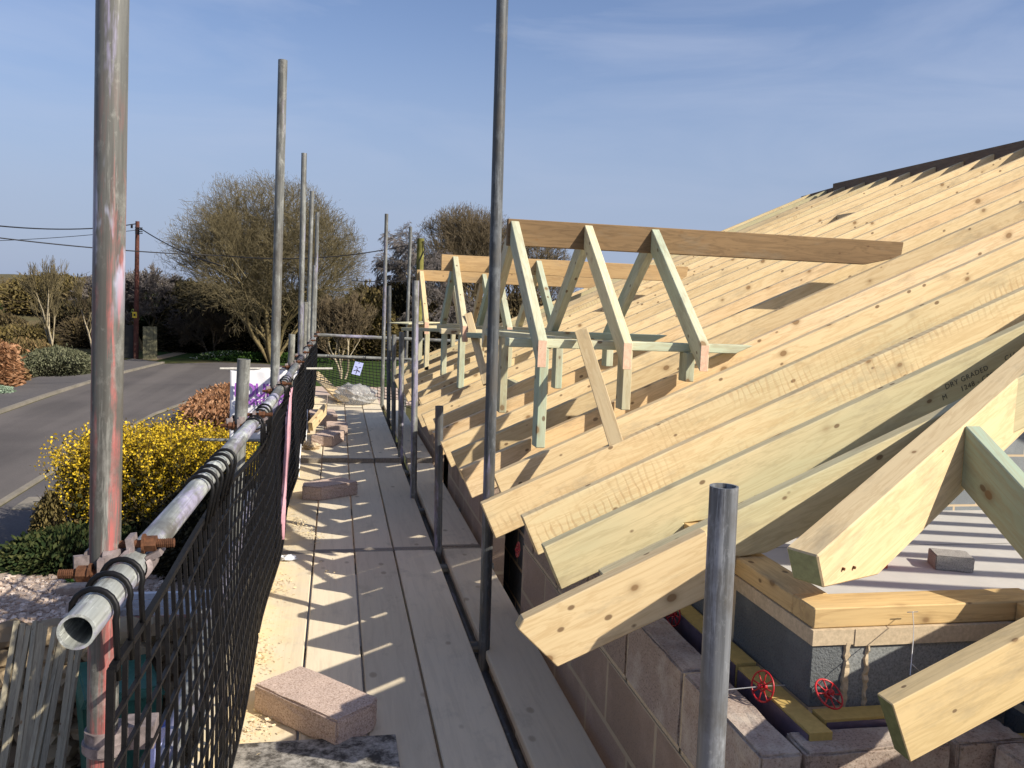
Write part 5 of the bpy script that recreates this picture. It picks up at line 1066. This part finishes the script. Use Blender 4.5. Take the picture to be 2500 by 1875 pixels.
o = beam('loose_board', onY(c4(490, 815), 6.5), onY(c4(860, 830), 6.0), .1, .04, GREEN); tag(o, 'green timber resting in front of the middle dormer', 'timber board')

# ------------------------------------------------------------------ inside the house
k_ = NT('dusty_chipboard', .9); v_ = k_.coord(); k_.col(k_.mix(k_.noise(v_, 3, 6, .7), (.40, .385, .36), (.56, .54, .50)))
fl = wallm('floor', 1.26, 9.8, 1.95, 9.8, -.24, -.2, k_.m, None) if False else None
mb = MB(); mb.box((5.6, 5.9, -.22), (8.7, 7.8, .04)); tag(mb.build('floor', k_.m), kind='structure')
for i, y in enumerate((4.35, 5.57, 6.79)): tag(mobj('floor_joint', [(1.4, y, -.1985), (9, y, -.1985), (9, y+.006, -.1985), (1.4, y+.006, -.1985)], [(0, 1, 2, 3)], INK), kind='structure')
hb = [onZ((1750+.33906*x, 900+.33906*y), -.2) for x, y in ((1600, 1440), (1840, 1475))]; hc = (hb[0]+hb[1])/2
rough_block('half_block', (hc.x+.02, hc.y+.08, -.15), (.24, .2, .1), -.4, BLOCKG, 'grey half block sitting on the floor inside the house', 77, cat='concrete block', group=None)
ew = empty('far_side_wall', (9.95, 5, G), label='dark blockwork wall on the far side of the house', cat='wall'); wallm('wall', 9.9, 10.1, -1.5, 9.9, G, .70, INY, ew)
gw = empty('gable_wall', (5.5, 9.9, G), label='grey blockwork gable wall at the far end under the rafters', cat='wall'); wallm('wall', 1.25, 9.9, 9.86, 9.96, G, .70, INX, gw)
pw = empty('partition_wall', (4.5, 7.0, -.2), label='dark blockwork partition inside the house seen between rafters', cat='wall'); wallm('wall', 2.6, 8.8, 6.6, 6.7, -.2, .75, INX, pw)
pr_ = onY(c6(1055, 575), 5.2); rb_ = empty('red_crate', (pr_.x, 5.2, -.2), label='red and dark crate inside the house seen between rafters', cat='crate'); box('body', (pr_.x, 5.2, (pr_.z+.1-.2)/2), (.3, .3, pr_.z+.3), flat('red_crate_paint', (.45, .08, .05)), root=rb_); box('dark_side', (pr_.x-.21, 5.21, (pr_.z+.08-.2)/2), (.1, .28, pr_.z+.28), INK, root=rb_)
for i, px in enumerate((1185, 1240)):
    p = onY(c6(px, 500), 5.6); pole('steel_prop', (p.x, 5.6, -.2), (p.x, 5.6, p.z+.25), GALV, ('left', 'right')[i]+' of two grey steel props inside the house', 'prop', 'steel props', n=12, r=.03)
bs = bag_mesh('polythene_roll', (*onZ(c6(1900, 960), -.2)[:2], -.2), .45, .3, .22, flat('dark_blue_polythene', (.03, .04, .10), .3, 0, .3, 10, .6), 14, .25); tag(bs, 'dark blue polythene heap on the floor inside the house', 'polythene')

for k_, (y, lb) in enumerate(((1.06, 'first rafter of the wing just outside the lower right corner'), (.66, 'second rafter of the wing beyond the lower right corner'), (.26, 'third rafter of the wing behind the viewer'), (-.14, 'fourth rafter of the wing behind the viewer'), (-.54, 'fifth rafter of the wing behind the viewer'))):
    q = wf.copy(); COL.objects.link(q); c_ = wing_t.copy(); COL.objects.link(c_); c_.parent = q; c_.matrix_parent_inverse = Matrix.Translation(-Vector(wf.location)); q.location.y = y; q['label'] = lb
